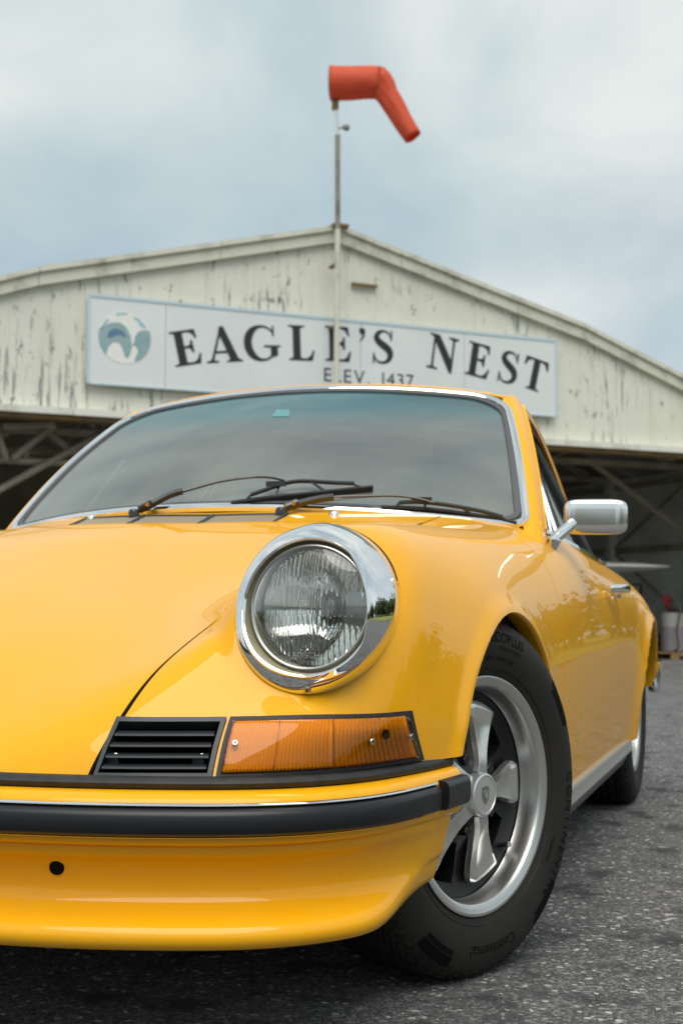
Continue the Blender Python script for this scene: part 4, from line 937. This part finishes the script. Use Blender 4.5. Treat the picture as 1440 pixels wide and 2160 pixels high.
def screw(name, p, n, r, parent):
    n = np.array(n)/np.linalg.norm(n); a = np.cross(n, [0, 0, 1]); a /= np.linalg.norm(a); b = np.cross(n, a); V = []; K = 16
    for rr, h in ((r, -.001), (r, .0006), (r*.75, .0016), (.02*r, .0019)):
        for k in range(K): q = 2*math.pi*k/K; V.append(p+a*rr*math.cos(q)+b*rr*math.sin(q)+n*h)
    o = mk(name, V, gridF(4, K, cv=True), STEEL, parent, sharp=30)
    mb = MB()
    for d, e in ((a+b, a-b), (a-b, a+b)):
        d = d/np.linalg.norm(d); e = e/np.linalg.norm(e); P = [p+d*r*.55+e*r*.12, p-d*r*.55+e*r*.12, p-d*r*.55-e*r*.12, p+d*r*.55-e*r*.12]; mb.poly([v+n*.0021 for v in P])
    V2 = mb.V; off = len(o.data.vertices)
    me = o.data; me2 = mk('slot', V2, mb.F, DARK, None, smooth=False)
    # join slot faces into the screw mesh
    VV = [v.co[:] for v in me.vertices]+[v for v in V2]; FF = [tuple(p_.vertices) for p_ in me.polygons]+[tuple(i+off for i in f) for f in mb.F]; nf = len(me.polygons)
    bpy.data.objects.remove(o); bpy.data.objects.remove(me2)
    o = mk(name, VV, FF, STEEL, parent, sharp=30); o.data.materials.append(DARK)
    for i_ in range(nf, len(FF)): o.data.polygons[i_].material_index = 1
    return o
horn_grille()
SG = [(.5130, .4070), (.5130, .4835), (.7095, .4865), (.7195, .4125)]
def turn_signal():
    g = empty('turn_signal', parent=car)
    aa = np.linspace(0, 1, 60)
    closed_patch('signal_gasket', SG, 60, 8, .0045, -.004, RUBBER, g)
    q = inset(SG, .0055); na, nb = 90, 14
    def off(a, b):
        e = min(a*8, (1-a)*8, b*1.6, (1-b)*1.6, .10)/.10; e = max(0, min(1, e)); return .006+.0085*math.sqrt(1-(1-e)**2)
    A = patch(q, na, nb, off)
    def off2(a, b):    # ribbed inner face
        return .0066+.0011*(.5+.5*math.sin(a*210))
    nb2 = 14; na2 = 240; B = patch(inset(q, .0012), na2, nb2, off2)
    mk('signal_lens', A, gridF(na, nb, flip=True), AMBER, g, sharp=60)
    # skirt closes the lens down to the gasket
    gf = gridF(na, nb, flip=True); be = boundary_edges(gf); V, F = flange(A, gf, be, [.006]); F = F[len(gf):]
    mk('lens_rim', V, F, AMBER, g)
    closed_patch('lamp_reflector', inset(q, .0008), 40, 8, .0052, .001, AMBERH, g)
    mb = MB()
    for k in range(46):
        a = .03+k*.94/45; w = .5/46
        if .60 < a < .63 or .285 < a < .30: continue
        c = []
        for b in np.linspace(.04, .96, 7):
            for aa_ in (a-w*.5, a+w*.5):
                x, z = lerp2(q, aa_, b); p, n = front_hit(x, z); c.append(p+n*.0082)
        mb.add(c, gridF(7, 2))
    mb.build('lens_ribs', pmat('rib_grey', (.74, .70, .62), rough=.4), g, smooth=False)
    for a in (.30, .615):
        c = []
        for aa_, b in ((a-.004, .04), (a+.004, .04), (a+.004, .96), (a-.004, .96)):
            x, z = lerp2(q, aa_, b); p, n = front_hit(x, z); c.append(p+n*.0105)
        MB().poly(c).build('lens_divider', pmat('divider_grey', (.35, .28, .18), rough=.3), g, smooth=False)
    for a, b in ((.055, .52), (.80, .50), (.975, .52)):
        x, z = lerp2(q, a, b); p, n = front_hit(x, z); screw('screw', p+n*.0150, n, .0046, g)
    for a, b in ((.88, .62),):
        x, z = lerp2(q, a, b); p, n = front_hit(x, z)
        MB().tube([p+n*.005, p+n*.011], .007, 12).build('lamp_boss', RUBBER, g)
turn_signal()

# ---------------------------------------------------------------- headlight
def headlight():
    g = empty('headlight', parent=car)
    LC = np.array([.5970, -.589, .6362]); n = 120; ph = np.linspace(0, 2*math.pi, n, endpoint=False); LEAN = .10
    lean = lambda P: P+np.stack([0*P[..., 0], (P[..., 2]-LC[2])*LEAN, 0*P[..., 0]], -1)
    O = HC+np.outer(np.cos(ph), HH)+np.outer(np.sin(ph), HV); dd = np.zeros(n)
    for i in range(n):          # seat the ring on the fender skin
        h = BODY.ray_cast(Vector(O[i]+HN*.05), Vector(-HN), .10)
        dd[i] = np.clip((np.array(h[0])-O[i])@HN, -.012, .012) if h[0] is not None else 0.
    for _ in range(8): dd = (np.roll(dd, 1)+dd*2+np.roll(dd, -1))/4
    O = O+np.outer(dd+.0012, HN)
    an = np.arctan2(O[:, 2]-LC[2], O[:, 0]-LC[0]); dirs = np.stack([np.cos(an), 0*an, np.sin(an)], 1); ro = np.hypot(O[:, 0]-LC[0], O[:, 2]-LC[2])
    sm = lambda v, k=6: v if k == 0 else sm((np.roll(v, 1, 0)+2*v+np.roll(v, -1, 0))/4, k-1)
    rl = sm(np.minimum(.1000, ro-.0045)); lip = lean(LC+dirs*rl[:, None]+np.array([0, -.006, 0])); lip[:, 1] = sm(np.minimum(lip[:, 1], O[:, 1]-.006), 10)
    rin = np.minimum(.0945, rl-.003); lip_in = LC+dirs*rin[:, None]; lip_in[:, 1] = lip[:, 1]-.0012
    gap = np.linalg.norm(O-lip, axis=1)
    ctrl = lip+dirs*(.80*(ro-rl))[:, None]+np.array([0, 1, 0])*((O[:, 1]-lip[:, 1])*.22)[:, None]; ctrl += dirs*(.05*gap)[:, None]
    rows = []; out = O-HC; on = O
    rows.append(on+np.array([0, .006, 0])-out*.02)
    for k in np.linspace(0, 1, 14):
        rows.append(on*(1-k)**2+2*ctrl*k*(1-k)+lip*k**2)
    rows += [(lip+lip_in)/2+np.array([0, -.0020, 0]), lip_in, lip_in+np.array([0, .004, 0])-dirs*.0005]
    R = np.stack(rows, 1); m = R.shape[1]
    mk('chrome_ring', R.reshape(-1, 3), gridF(n, m, cu=True), CHROME, g, sharp=60)
    r0 = lip_in+np.array([0, .004, 0]); r1 = lean(LC+dirs*.0912+np.array([0, .006, 0])); r2 = lean(LC+dirs*.0862+np.array([0, .008, 0]))
    mk('bucket', np.stack([r0, r1, r2, LC+dirs*.084+np.array([0, .03, 0])], 1).reshape(-1, 3), gridF(n, 4, cu=True), KHAKI, g, sharp=40)
    MB().tube([lean(LC+dirs[i]*.0868)+np.array([0, .0, 0]) for i in list(range(n))+[0]], .0024, 8, cap=False).build('bezel', STEEL, g)
    MB().tube([on[i]-out[i]*.012+np.array([0, .004, 0]) for i in list(range(n))+[0]], .0016, 6, cap=False).build('ring_gasket', RUBBER, g)
    # lens: domed glass, fluted on the inside
    nr, na = 60, 150; rad = .0852
    xs = np.linspace(-rad, rad, 170); VX = []
    def dome(x, z): return -.0155*(1-(x*x+z*z)/rad**2)
    def flute(x, z):
        if z > .044: p, a = .0072, .0019
        elif z > -.012: p, a = .0086, .0025
        else: p, a = (.0062, .0014) if x < -.03 else (.0078, .0022)
        if abs(x) < .014 and z > -.01: p, a = .0045, .0009
        if x > .030 and -.03 < z < .022: a *= .4
        u = (x/p) % 1.0; return a*abs(math.sin(math.pi*u))
    def disc(fn, name, mat, nn=150):
        g_ = np.linspace(-1, 1, nn); X, Z = np.meshgrid(g_, g_, indexing='ij')
        X = X.ravel()*rad*1.02; Z = Z.ravel()*rad*1.02; V = np.stack([X, [fn(x, z) for x, z in zip(X, Z)], Z], 1)
        return clip(V, gridF(nn, nn), rad-np.hypot(X, Z))
    V1, F1, c1 = disc(lambda x, z: dome(x, z), '', None, 90); V2, F2, c2 = disc(lambda x, z: dome(x, z)*.92+.0036+flute(x, z), '', None, 200)
    k = len(V1); V = np.vstack([V1, V2]); F = list(F1)+[tuple(i+k for i in f[::-1]) for f in F2]
    rim = [(rad*math.cos(a), y, rad*math.sin(a)) for a in ph for y in (0., .0045)]; k = len(V); V = np.vstack([V, rim]); F += [tuple(i+k for i in f) for f in gridF(n, 2, cu=True, flip=True)]
    lens = mk('headlight_lens', lean(V+LC), F, LENS, g, sharp=25)
    rows = [(.046*(1-(r/.084)**2)+.012, r) for r in np.linspace(.084, .012, 16)]
    mk_r = MB().lathe(rows, 72, 'y', LC).build('reflector_bowl', MIRR, g)
    MB().lathe([(.060, .014), (.030, .014), (.026, .011), (.026, 0)], 28, 'y', LC+[.012, 0, 0]).build('bulb_shield', pmat('bulb_shield', (.42, .42, .42), rough=.25, metal=1), g)
    MB().lathe([(.058, .026), (.052, .028), (.050, .022), (.05, .016)], 32, 'y', LC+[.012, 0, 0]).build('bulb_collar', pmat('bulb_collar', (.16, .15, .14), rough=.4, metal=.5), g)
    FROST = pmat('moulded_glass_mark', (.9, .92, .9), rough=.3, trans=.75, ior=1.3)
    for tx, sz, x0, z0 in (('BOSCH', .0125, .0, -.068), ('TOP', .0062, .0, .0765), ('76 DOT', .0055, -.030, -.0735), ('E4', .013, -.003, .004)):
        Vt, Ft = text_mesh(tx, sz); Vt = np.array([(x+x0, dome(x+x0, y+z0)-.0006, y+z0) for x, y, _ in Vt]); mk('lens_marking', lean(Vt+LC), Ft, FROST, g, smooth=False)
    # screw
    i = int(np.argmin(np.abs(ph-R_(266)))); p = R[i, 8]+np.array([0, -.0015, -.0015]); screw('ring_screw', p, (0, -1, -.55), .0058, g)
headlight()
def mirror_group(name):
    """opposite hand copy of an assembly"""
    src = [o for o in bpy.data.objects if o.name == name][0]; r = src.copy(); col.objects.link(r); r.scale = (-1, 1, 1)
    for ch in src.children: c = ch.copy(); col.objects.link(c); c.parent = r
for nm in ('horn_grille', 'turn_signal', 'headlight'): mirror_group(nm)

# ---------------------------------------------------------------- wheels
def tyre_profile():
    P = [(.072, .196), (.078, .200), (.084, .210), (.092, .226), (.0975, .248), (.0985, .262), (.0965, .276), (.0915, .291), (.086, .3005), (.080, .3065), (.072, .3105), (.058, .3135)]
    return P
def wheel(name, loc, steer, spin, parent=car, full=True, sx=1):
    root = MB()
    prof = [(.062, .1965), (.070, .2005), (.079, .2062), (.0845, .2078), (.0870, .2070), (.0878, .2045), (.0865, .2010), (.0845, .1960), (.0830, .1910), (.0805, .1885), (.0740, .1870), (.060, .1858), (.050, .1845), (.044, .1815)]
    root.lathe(prof, 120, 'x'); w = root.build(name, LIP, parent, sharp=40)
    w.location = loc; w.rotation_euler = (0, 0, -steer if sx > 0 else math.pi-steer)
    # tyre
    tp = tyre_profile(); half = tp[:-1]; tread = []
    xs = np.linspace(.066, -.066, 45); grooves = (-.040, -.013, .013, .040)
    for x in xs:
        r = .3175-.9*(x*x); g = min(abs(x-q) for q in grooves); r -= .0065*max(0, 1-(g/.0045)**4) if g < .0045 else 0; tread.append((x, r))
    P = half+tread+[(-a, b) for a, b in half[::-1]]
    n = 480; V = []
    for k in range(n):
        a = 2*math.pi*k/n
        for j, (x, r) in enumerate(P):
            ax = abs(x); rr = r
            if r > .29:
                ph = (k+int(ax*700)) % 8
                if ax > .043 and ph in (0, 1): rr -= .005 if r > .300 else .0025
                elif ax <= .043 and (k+int(x*500)) % 12 == 0: rr -= .004
            V.append((x, rr*math.cos(a), rr*math.sin(a)))
    mk('tyre', V, gridF(n, len(P), cu=True), TYRE, w, sharp=38)
    pr = np.array([(b, a) for a, b in half])
    xside = lambda r: np.interp(r, pr[:, 0], pr[:, 1])
    def arc_text(tx, size, ang, r, name='sidewall_lettering', sp=1., sq=1., mt=TYRETX):
        Vt, Ft = text_mesh(tx, size, .0, 'CENTER', sp); V = []
        for x, y, z in Vt:
            a = R_(ang)-x*sq/r; q = r+y; V.append((xside(q)+.0009, q*math.cos(a), q*math.sin(a)))
        mk(name, V, Ft, mt, w, smooth=False)
    def arc_block(a0, a1, r0, r1, k=14):
        V = []
        for a in np.linspace(R_(a0), R_(a1), k):
            for r in np.linspace(r0, r1, 4): V.append((xside(r)+.0008, r*math.cos(a), r*math.sin(a)))
        mk('sidewall_block', V, gridF(k, 4, flip=True), TYRETX, w)
    if full:
        arc_text('CONTINENTAL', .030, 338, .268, sp=1.25); arc_text('ECOPLUS', .026, 78, .276); arc_text('TECHNOLOGY', .010, 76, .258, sp=1.2); arc_text('DOT TEMP USE', .012, 82, .238, sp=1.1)
        arc_text('Continental', .028, 272, .262, sp=1.05); arc_text('CONTINENTAL', .030, 158, .268, sp=1.25)
        arc_text('TUBELESS', .010, 330, .236, sp=1.2)
        for a0 in (22, 302, 228, 118): 
            arc_block(a0, a0+19, .279, .296); arc_block(a0+1, a0+18, .268, .2765)
        for rr in (.2215, ):
            MB().lathe([(xside(rr)-.0005, rr-.001), (xside(rr)+.0012, rr), (xside(rr)-.0003, rr+.001)], 96, 'x').build('rim_guard_rib', TYRE, w)
    # dark centre: dished disc with five openings
    V = []; na, nr = 200, 34; rs = np.linspace(.185, .030, nr)
    def dish(r): return float(np.interp(r, [.03, .052, .075, .10, .135, .155, .168, .178, .186], [.070, .064, .046, .034, .026, .026, .030, .037, .044]))
    for k in range(na):
        a = 2*math.pi*k/na
        for r in rs: V.append((dish(r), r*math.cos(a), r*math.sin(a)))
    V = np.array(V); aa = np.arctan2(V[:, 2], V[:, 1]); rr = np.hypot(V[:, 1], V[:, 2])
    rel = (np.degrees(aa)-spin-36) % 72; rel = np.minimum(rel, 72-rel)       # 0 halfway between two petals
    hw = .030*np.clip((rr-.080)/.055, 0, 1)**.7
    dx = np.abs(rr*np.sin(np.radians(rel)))-hw; dr = np.maximum(rr-.158, .088-rr); f = np.maximum(dx, dr)
    V, F, c = clip(V, gridF(na, nr, cu=True), f); V, F = flange(V, F, c, [lambda p, n_: np.array([-.006, 0, 0]), lambda p, n_: np.array([-.028, 0, 0])])
    mk('wheel_centre', V, F, BLACK, w, sharp=45)
    MB().lathe([(-.03, .17), (-.028, .0)], 48, 'x').build('brake_disc', BRAKE, w)
    MB().lathe([(.044, .1815), (.02, .178), (-.08, .176)], 72, 'x').build('rim_barrel', BLACK, w)
    # petals
    for i in range(5):
        a = R_(spin+72*i); ca, sa = math.cos(a), math.sin(a); V = []; us = np.linspace(0, 1, 22); ws = np.linspace(-1, 1, 13)
        for u in us:
            r = .036+.122*u; hw = np.interp(u, [0, .12, .3, .6, .9, 1], [.0190, .0155, .0170, .0275, .0395, .0405])
            if u > .93: hw *= 1-.12*((u-.93)/.07)**2
            xf = np.interp(u, [0, .15, .4, .75, 1], [.076, .0735, .066, .058, .0565])
            for w_ in ws:
                aw = abs(w_); e = max(0, (aw-.80)/.20); eu = max(0, (u-.95)/.05); x = xf-.0035*math.sin(math.pi*min(1, max(0, (u-.25)/.7)))*(1-aw**2)-.010*e**2-.010*eu**2
                q = hw*w_; rr_ = r+ (.006*(1-w_*w_) if u > .9 else 0)*((u-.9)/.1 if u > .9 else 0)
                V.append((x, rr_*ca-q*sa, rr_*sa+q*ca))
        F = gridF(22, 13, flip=True); V, F = flange(np.array(V), F, boundary_edges(F), [lambda p, n_: np.array([-.012, 0, 0])])
        mk('petal', V, F, PETAL, w, sharp=60)
        b = a+R_(36); c = np.array([0, .0655*math.cos(b), .0655*math.sin(b)]); K = 6
        Vn = [(x, c[1]+r*math.cos(q), c[2]+r*math.sin(q)) for x, r in ((.036, .0125), (.046, .0115), (.0465, .0098), (.064, .0098), (.0655, .0085), (.0657, .0001)) for q in [2*math.pi*j/K for j in range(K)]]
        mk('lug_nut', Vn, gridF(6, K, cv=True, flip=True), BLACK, w, sharp=25)
    MB().lathe([(.062, .0385), (.083, .0382), (.0870, .0370), (.0888, .0342), (.0888, .0322), (.0878, .0315), (.0884, .0), ], 64, 'x').build('hub_cap', ALU, w, sharp=30)
    # crest on the cap: shield with quartered field
    sh = [(-.0085, .012), (-.003, .0128), (0, .0142), (.003, .0128), (.0085, .012), (.0092, .0), (.007, -.007), (0, -.0145), (-.007, -.007), (-.0092, .0)]
    CR = pmat('crest_relief', (.36, .36, .35), rough=.45, metal=1)
    MB().poly([(.0892, y*1.15, z*1.15) for y, z in sh], .0012, (1, 0, 0)).build('cap_crest', CR, w, smooth=False)
    mb = MB(); mb.box((.0895, 0, -.001), (.0008, .0012, .024)).box((.0895, 0, .001), (.0008, .0165, .0012)).box((.0895, -.0045, -.004), (.0008, .004, .0012)).box((.0895, .0045, .006), (.0008, .004, .0012)).box((.0895, -.0045, .006), (.0008, .005, .0035)).box((.0895, .0042, -.004), (.0008, .004, .003))
    mb.poly([(.0902, y*.42, z*.42) for y, z in sh]).build('crest_field', PETAL, w, smooth=False)
    va = R_(-40); MB().tube([(.030, .170*math.cos(va), .170*math.sin(va)), (.050, .164*math.cos(va), .164*math.sin(va))], .0045, 10).build('valve_stem', RUBBER, w)
    MB().tube([(.050, .164*math.cos(va), .164*math.sin(va)), (.0575, .1618*math.cos(va), .1618*math.sin(va))], .0052, 10).build('valve_cap', STEEL, w)
    return w
wheel('front_wheel', (.652, -.010, .3135), R_(22), 2)
wheel('rear_wheel', (.675, 2.271, .3135), 0, 30, full=False)
wheel('front_wheel', (-.664, .012, .3135), R_(25), 40, full=False, sx=-1)
wheel('rear_wheel', (-.675, 2.271, .3135), 0, 10, full=False, sx=-1)

# ---------------------------------------------------------------- underside, wheel wells, sills
def underside():
    mb = MB(); mb.box((0, -.30, .28), (.90, .80, .12)).box((0, 1.13, .255), (1.46, 1.36, .12)).box((0, 2.35, .34), (.95, 1.1, .2)).box((0, .05, .50), (.85, .5, .12)).build('underbody', DARK, car, smooth=False)
    for ay, az, ar in (AF, AB):
        for sg in (1, -1):
            V = []; an = np.linspace(R_(-5), R_(172), 40)
            for x in (.46, .715):
                for a in an: V.append((sg*x, ay+(ar+.012)*math.cos(a), az+(ar+.012)*math.sin(a)))
            o = len(V); F = gridF(2, 40); V += [(sg*.46, ay+(ar+.02)*math.cos(a), max(.17, az+(ar+.02)*math.sin(a))) for a in np.linspace(0, 2*math.pi, 33)[:-1]]; F.append(tuple(range(o, o+32)))
            mk('wheel_well', V, F, DARK, car, smooth=False)
    for sg in (1, -1):
        pts = [(sg*.772, y, .232) for y in np.linspace(.385, 1.925, 30)]
        MB().sweep(pts, [(-.004*sg, .016), (.012*sg, .016), (.014*sg, .010), (.012*sg, .004), (.012*sg, -.022), (.002*sg, -.034), (-.004*sg, -.034)], (0, 0, 1)).build('sill_trim', ALU, car, sharp=30)
        MB().sweep([(sg*.752, y, .205) for y in np.linspace(.37, 1.93, 12)], [(-.02, .04), (.016, .04), (.016, -.02), (.0, -.045), (-.02, -.045)], (0, 0, 1)).build('sill', pmat('sill_grey', (.12, .12, .115), rough=.6), car, sharp=30)
        MB().sweep(curve([(sg*.80, 2.60, .42), (sg*.80, 2.72, .42), (sg*.74, 2.92, .42), (sg*.55, 3.05, .42)], 24), [(-.02, .05), (.015, .045), (.022, 0), (.015, -.045), (-.02, -.05)] if sg > 0 else [(.02, .05), (-.015, .045), (-.022, 0), (-.015, -.045), (.02, -.05)], (0, 0, 1)).build('rear_bumper', CHROME, car)
underside()

# ---------------------------------------------------------------- cowl vent, washer nozzles
def cowl_bits():
    g = empty('cowl_vent', parent=car)
    top = BVHTree.FromPolygons([tuple(v) for v in np.vstack([BV, BV*[-1, 1, 1]])], BF+[tuple(i+len(BV) for i in f[::-1]) for f in BF])
    def cz(x, y):
        h = top.ray_cast(Vector((x, y, 2)), Vector((0, 0, -1))); return h[0].z if h[0] else .83
    x0, x1 = -.340, .190; ya = lambda x: hood_rear(x)+.004; yb = lambda x: hood_rear(x)+.082
    V = []
    for x in np.linspace(x0, x1, 24):
        for y, d in ((ya(x), .03), (yb(x), .03)): V.append((x, y, cz(x, y)-d))
    mk('vent_tray', V, gridF(24, 2), DARK, g)
    mb = MB(); n = 88
    for i in range(n):
        x = x0+.004+(x1-x0-.008)*i/(n-1)
        for sg in (-1, 1):
            a = np.array([x-.008*sg, ya(x), cz(x, ya(x))-.003]); b = np.array([x+.008*sg, yb(x), cz(x, yb(x))+.001]); w = np.array([.0009, 0, 0]); mb.poly([a-w, a+w, b+w, b-w], .0012)
    mb.build('vent_mesh', MESHB, g, smooth=False)
    for x in (x0+.004, x0+.175, x0+.355, x1-.004):
        a = np.array([x, ya(x), cz(x, ya(x))-.004]); b = np.array([x, yb(x), cz(x, yb(x))])
        MB().tube([a, b], .006, 8).build('vent_divider', PLASTIC, g)
    for yy, dz in ((ya, -.005), (yb, .001)):
        MB().tube([(x, yy(x), cz(x, yy(x))+dz) for x in np.linspace(x0, x1, 24)], .0035, 8).build('vent_edge', PLASTIC, g)
    for x in (.287, -.325):
        y = wb(x)-.028; z = cz(x, y)
        MB().lathe([(-.004, .012), (.002, .0115), (.007, .008), (.009, .003), (.009, 0)], 20, 'z', (x, y, z)).build('washer_nozzle', CHROME, car)
cowl_bits()

# ---------------------------------------------------------------- wipers
def on_glass(P, off): return np.array([W(np.array(a), np.array(b), off) for a, b in P])
def wiper(arm, blade, topb):
    g = empty('wiper', parent=car)
    A = np.concatenate([on_glass(arm[:2], .022), on_glass(arm[2:], .034)]); A = curve(A, 40)
    i = 14
    MB().sweep(A[4:i+1], [(-.009, -.004), (-.008, .006), (.008, .006), (.009, -.004)], W(np.array(.1), np.array(.1), 1)-W(np.array(.1), np.array(.1), 0)).build('arm_root', BRONZE, g, sharp=25)
    MB().tube(A[i:], np.linspace(.0036, .0026, len(A)-i), 8).build('arm', BRONZE, g)
    p = A[0]; MB().lathe([(-.012, .013), (.004, .0135), (.010, .011), (.012, .006), (.012, 0)], 20, 'z', p).build('pivot', BRONZE, g)
    MB().tube([A[2]+[0, 0, .004], A[6]+[0, 0, .004]], .010, 10).build('knuckle', BRONZE, g)
    MB().lathe([(-.012, 0), (-.012, .0045), (.012, .0045), (.012, 0)], 12, 'y', A[5]+np.array([.004, -.004, .004])).build('hinge_pin', pmat('brass_pin', (.75, .36, .06), rough=.3, metal=.8), g)
    B = curve(on_glass(blade, .004), 30); T = curve(on_glass(topb, .020), 40)
    up = W(np.array(.4), np.array(.1), 1)-W(np.array(.4), np.array(.1), 0)
    MB().sweep(B, [(-.0012, -.004), (-.0012, .006), (-.004, .007), (-.004, .011), (.004, .011), (.004, .007), (.0012, .006), (.0012, -.004)], up).build('blade_rubber', RUBBER, g, sharp=25)
    MB().sweep(T[6:-4], [(-.0045, -.003), (-.0035, .004), (.0035, .004), (.0045, -.003)], up).build('blade_bridge', PLASTIC, g, sharp=25)
    for a, b in ((6, 3), (14, 9), (24, 19), (34, 27)):
        MB().tube([T[a], B[b]+up/np.linalg.norm(up)*.008], .0030, 8).build('bridge_claw', PLASTIC, g)
    k = len(T)//3; MB().box(T[k]+up/np.linalg.norm(up)*.006, (.045, .012, .012)).build('bridge_clip', PLASTIC, g, smooth=False)
wiper([(-.281, -.062), (-.247, -.033), (-.163, .009), (-.102, .038), (-.01, .080), (.086, .103), (.161, .106), (.224, .087)], [(.057, .006), (.17, .034), (.293, .061), (.413, .092), (.512, .122)], [(.060, .002), (.136, .043), (.219, .102), (.28, .119), (.377, .116), (.51, .123)])
wiper([(.251, -.067), (.285, -.029), (.386, -.006), (.488, .014), (.589, .029), (.663, .024), (.714, .008)], [(.553, .008), (.665, .016), (.782, .014), (.883, .004), (.965, -.008)], [(.554, -.005), (.62, .026), (.692, .036), (.78, .030), (.881, .012), (.963, -.018)])

# ---------------------------------------------------------------- door mirror and handle
def superbox(c, d, e=4., n=28, m=20, rot=None):
    V = []
    for i in range(m+1):
        v = -math.pi/2+math.pi*i/m
        for j in range(n):
            u = 2*math.pi*j/n; f = lambda q, p: math.copysign(abs(q)**(2/p), q)
            V.append((f(math.cos(v), e)*f(math.cos(u), e), f(math.cos(v), e)*f(math.sin(u), e), f(math.sin(v), e)))
    V = np.array(V)*np.array(d)/2
    if rot is not None: V = V@np.array(rot).T
    return V+np.array(c), gridF(m+1, n, cv=True, flip=True)
def rotz(a): c, s = math.cos(a), math.sin(a); return np.array([[c, -s, 0], [s, c, 0], [0, 0, 1]])
def door_fittings():
    g = empty('door_mirror', parent=car)
    V, F = superbox((.817, .815, .862), (.150, .052, .083), 5.0, 48, 32, rotz(R_(9)))
    # taper the shell: fuller at the top, flat glass face behind
    V[:, 1] = np.minimum(V[:, 1], .833+(V[:, 0]-.817)*.16)
    mk('mirror_shell', V, F, pmat('mirror_chrome', (.93, .92, .90), rough=.16, metal=1), g)
    V, F = superbox((.817, .838, .862), (.138, .004, .072), 6.0, 32, 12, rotz(R_(9))); mk('mirror_glass', V, F, MIRR, g)
    MB().tube(curve([(.724, .722, .795), (.742, .752, .818), (.768, .795, .848), (.776, .81, .856)], 14), [.0125]*4+[.0135]*6+[.0145]*4, 16).build('mirror_stalk', CHROME, g)
    n = 14; V = []
    base = [(-.020, .016), (.020, .020), (.012, -.022), (.0, -.032), (-.012, -.018)]
    cx = np.array([.728, .725, .788]); e1 = np.array([.25, .93, .0]); e2 = np.array([.35, 0, .85]); nn = np.array([.86, -.25, .35])
    ring = lambda k, h: [cx+e1*(a*k)+e2*(b*k)+nn*h for a, b in base]
    V = ring(1.15, -.004)+ring(1.1, .004)+ring(.75, .014)+ring(.4, .020); mk('mirror_foot', V, gridF(4, 5, cv=True)+[tuple(15+i for i in range(5))], CHROME, g, sharp=40)
    h = empty('door_handle', parent=car)
    pts = curve([(.800, 1.24, .700), (.822, 1.255, .702), (.834, 1.29, .703), (.836, 1.36, .703), (.826, 1.40, .702), (.802, 1.412, .700)], 24)
    MB().sweep(pts, [(-.006, -.010), (-.008, 0), (-.006, .010), (.004, .011), (.007, 0), (.004, -.011)], (0, 0, 1)).build('grip', CHROME, h)
    MB().lathe([(-.004, .014), (.006, .013), (.008, .009), (.008, 0)], 20, 'x', (.802, 1.42, .690)).build('push_button', CHROME, h)
    # rear overrider peeking past the rear wheel
    V, F = superbox((.790, 2.70, .385), (.05, .10, .075), 3.5, 24, 16); mk('rear_overrider', V, F, CHROME, car)
    # fuel filler lid seam hint on the left front fender
door_fittings()

# ---------------------------------------------------------------- cabin
def cabin():
    g = empty('cabin', parent=car)
    V = []
    for x in np.linspace(-.66, .66, 20):
        b = .62+.13*(x/.66)**2
        for y, z in ((b-.10, .825), (b+.02, .842), (b+.16, .838), (b+.22, .80), (b+.20, .62)): V.append((x, y, z))
    mk('dashboard', V, gridF(20, 5), INTER, g)
    for x in (-.36, .36):
        V, F = superbox((x, 1.42, .82), (.46, .16, .60), 3.2); V[:, 1] += (V[:, 2]-.55)*.28; mk('seat_back', V, F, SEAT, g)
        V, F = superbox((x, 1.18, .50), (.46, .50, .16), 3.2); mk('seat_cushion', V, F, SEAT, g)
        V, F = superbox((x, 1.56, 1.13), (.26, .10, .14), 3.0); mk('headrest', V, F, SEAT, g)
    c = np.array([.36, .98, .84]); a = np.array([1, 0, 0.]); b = np.array([0, .42, .9])
    MB().tube([c+(a*math.cos(q)+b*math.sin(q))*.19 for q in np.linspace(0, 2*math.pi, 49)], .012, 8, cap=False).build('steering_wheel', INTER, g)
    for q in (R_(0), R_(180), R_(270)): MB().tube([c, c+(a*math.cos(q)+b*math.sin(q))*.185], .009, 6).build('wheel_spoke', INTER, g)
    V, F = superbox((0.02, .93, 1.125), (.21, .022, .06), 4); mk('rear_view_mirror', V, F, pmat('mirror_back', (.20, .21, .21), rough=.4), g)
    MB().tube([(.02, .94, 1.14), (.02, 1.0, 1.20)], .006, 8).build('mirror_arm', PLASTIC, g)
    MB().box((0, 1.9, .62), (1.2, .6, .5)).box((0, 1.25, .34), (1.36, 1.5, .05)).build('floor_tub', INTER, g, smooth=False)
    for sg in (1, -1): MB().box((sg*.70, 1.15, .55), (.03, 1.2, .45)).build('door_card', INTER, g, smooth=False)
    # paper strips lying on the dash near the glass
    for dx in (0, .028):
        P = on_glass([(-.095+dx, .02), (-.085+dx, .02), (-.082+dx, .165), (-.09+dx, .165)], -.006); MB().poly(P).build('dash_tag', pmat('white_tag', (.6, .62, .58), rough=.6), g, smooth=False)
cabin()
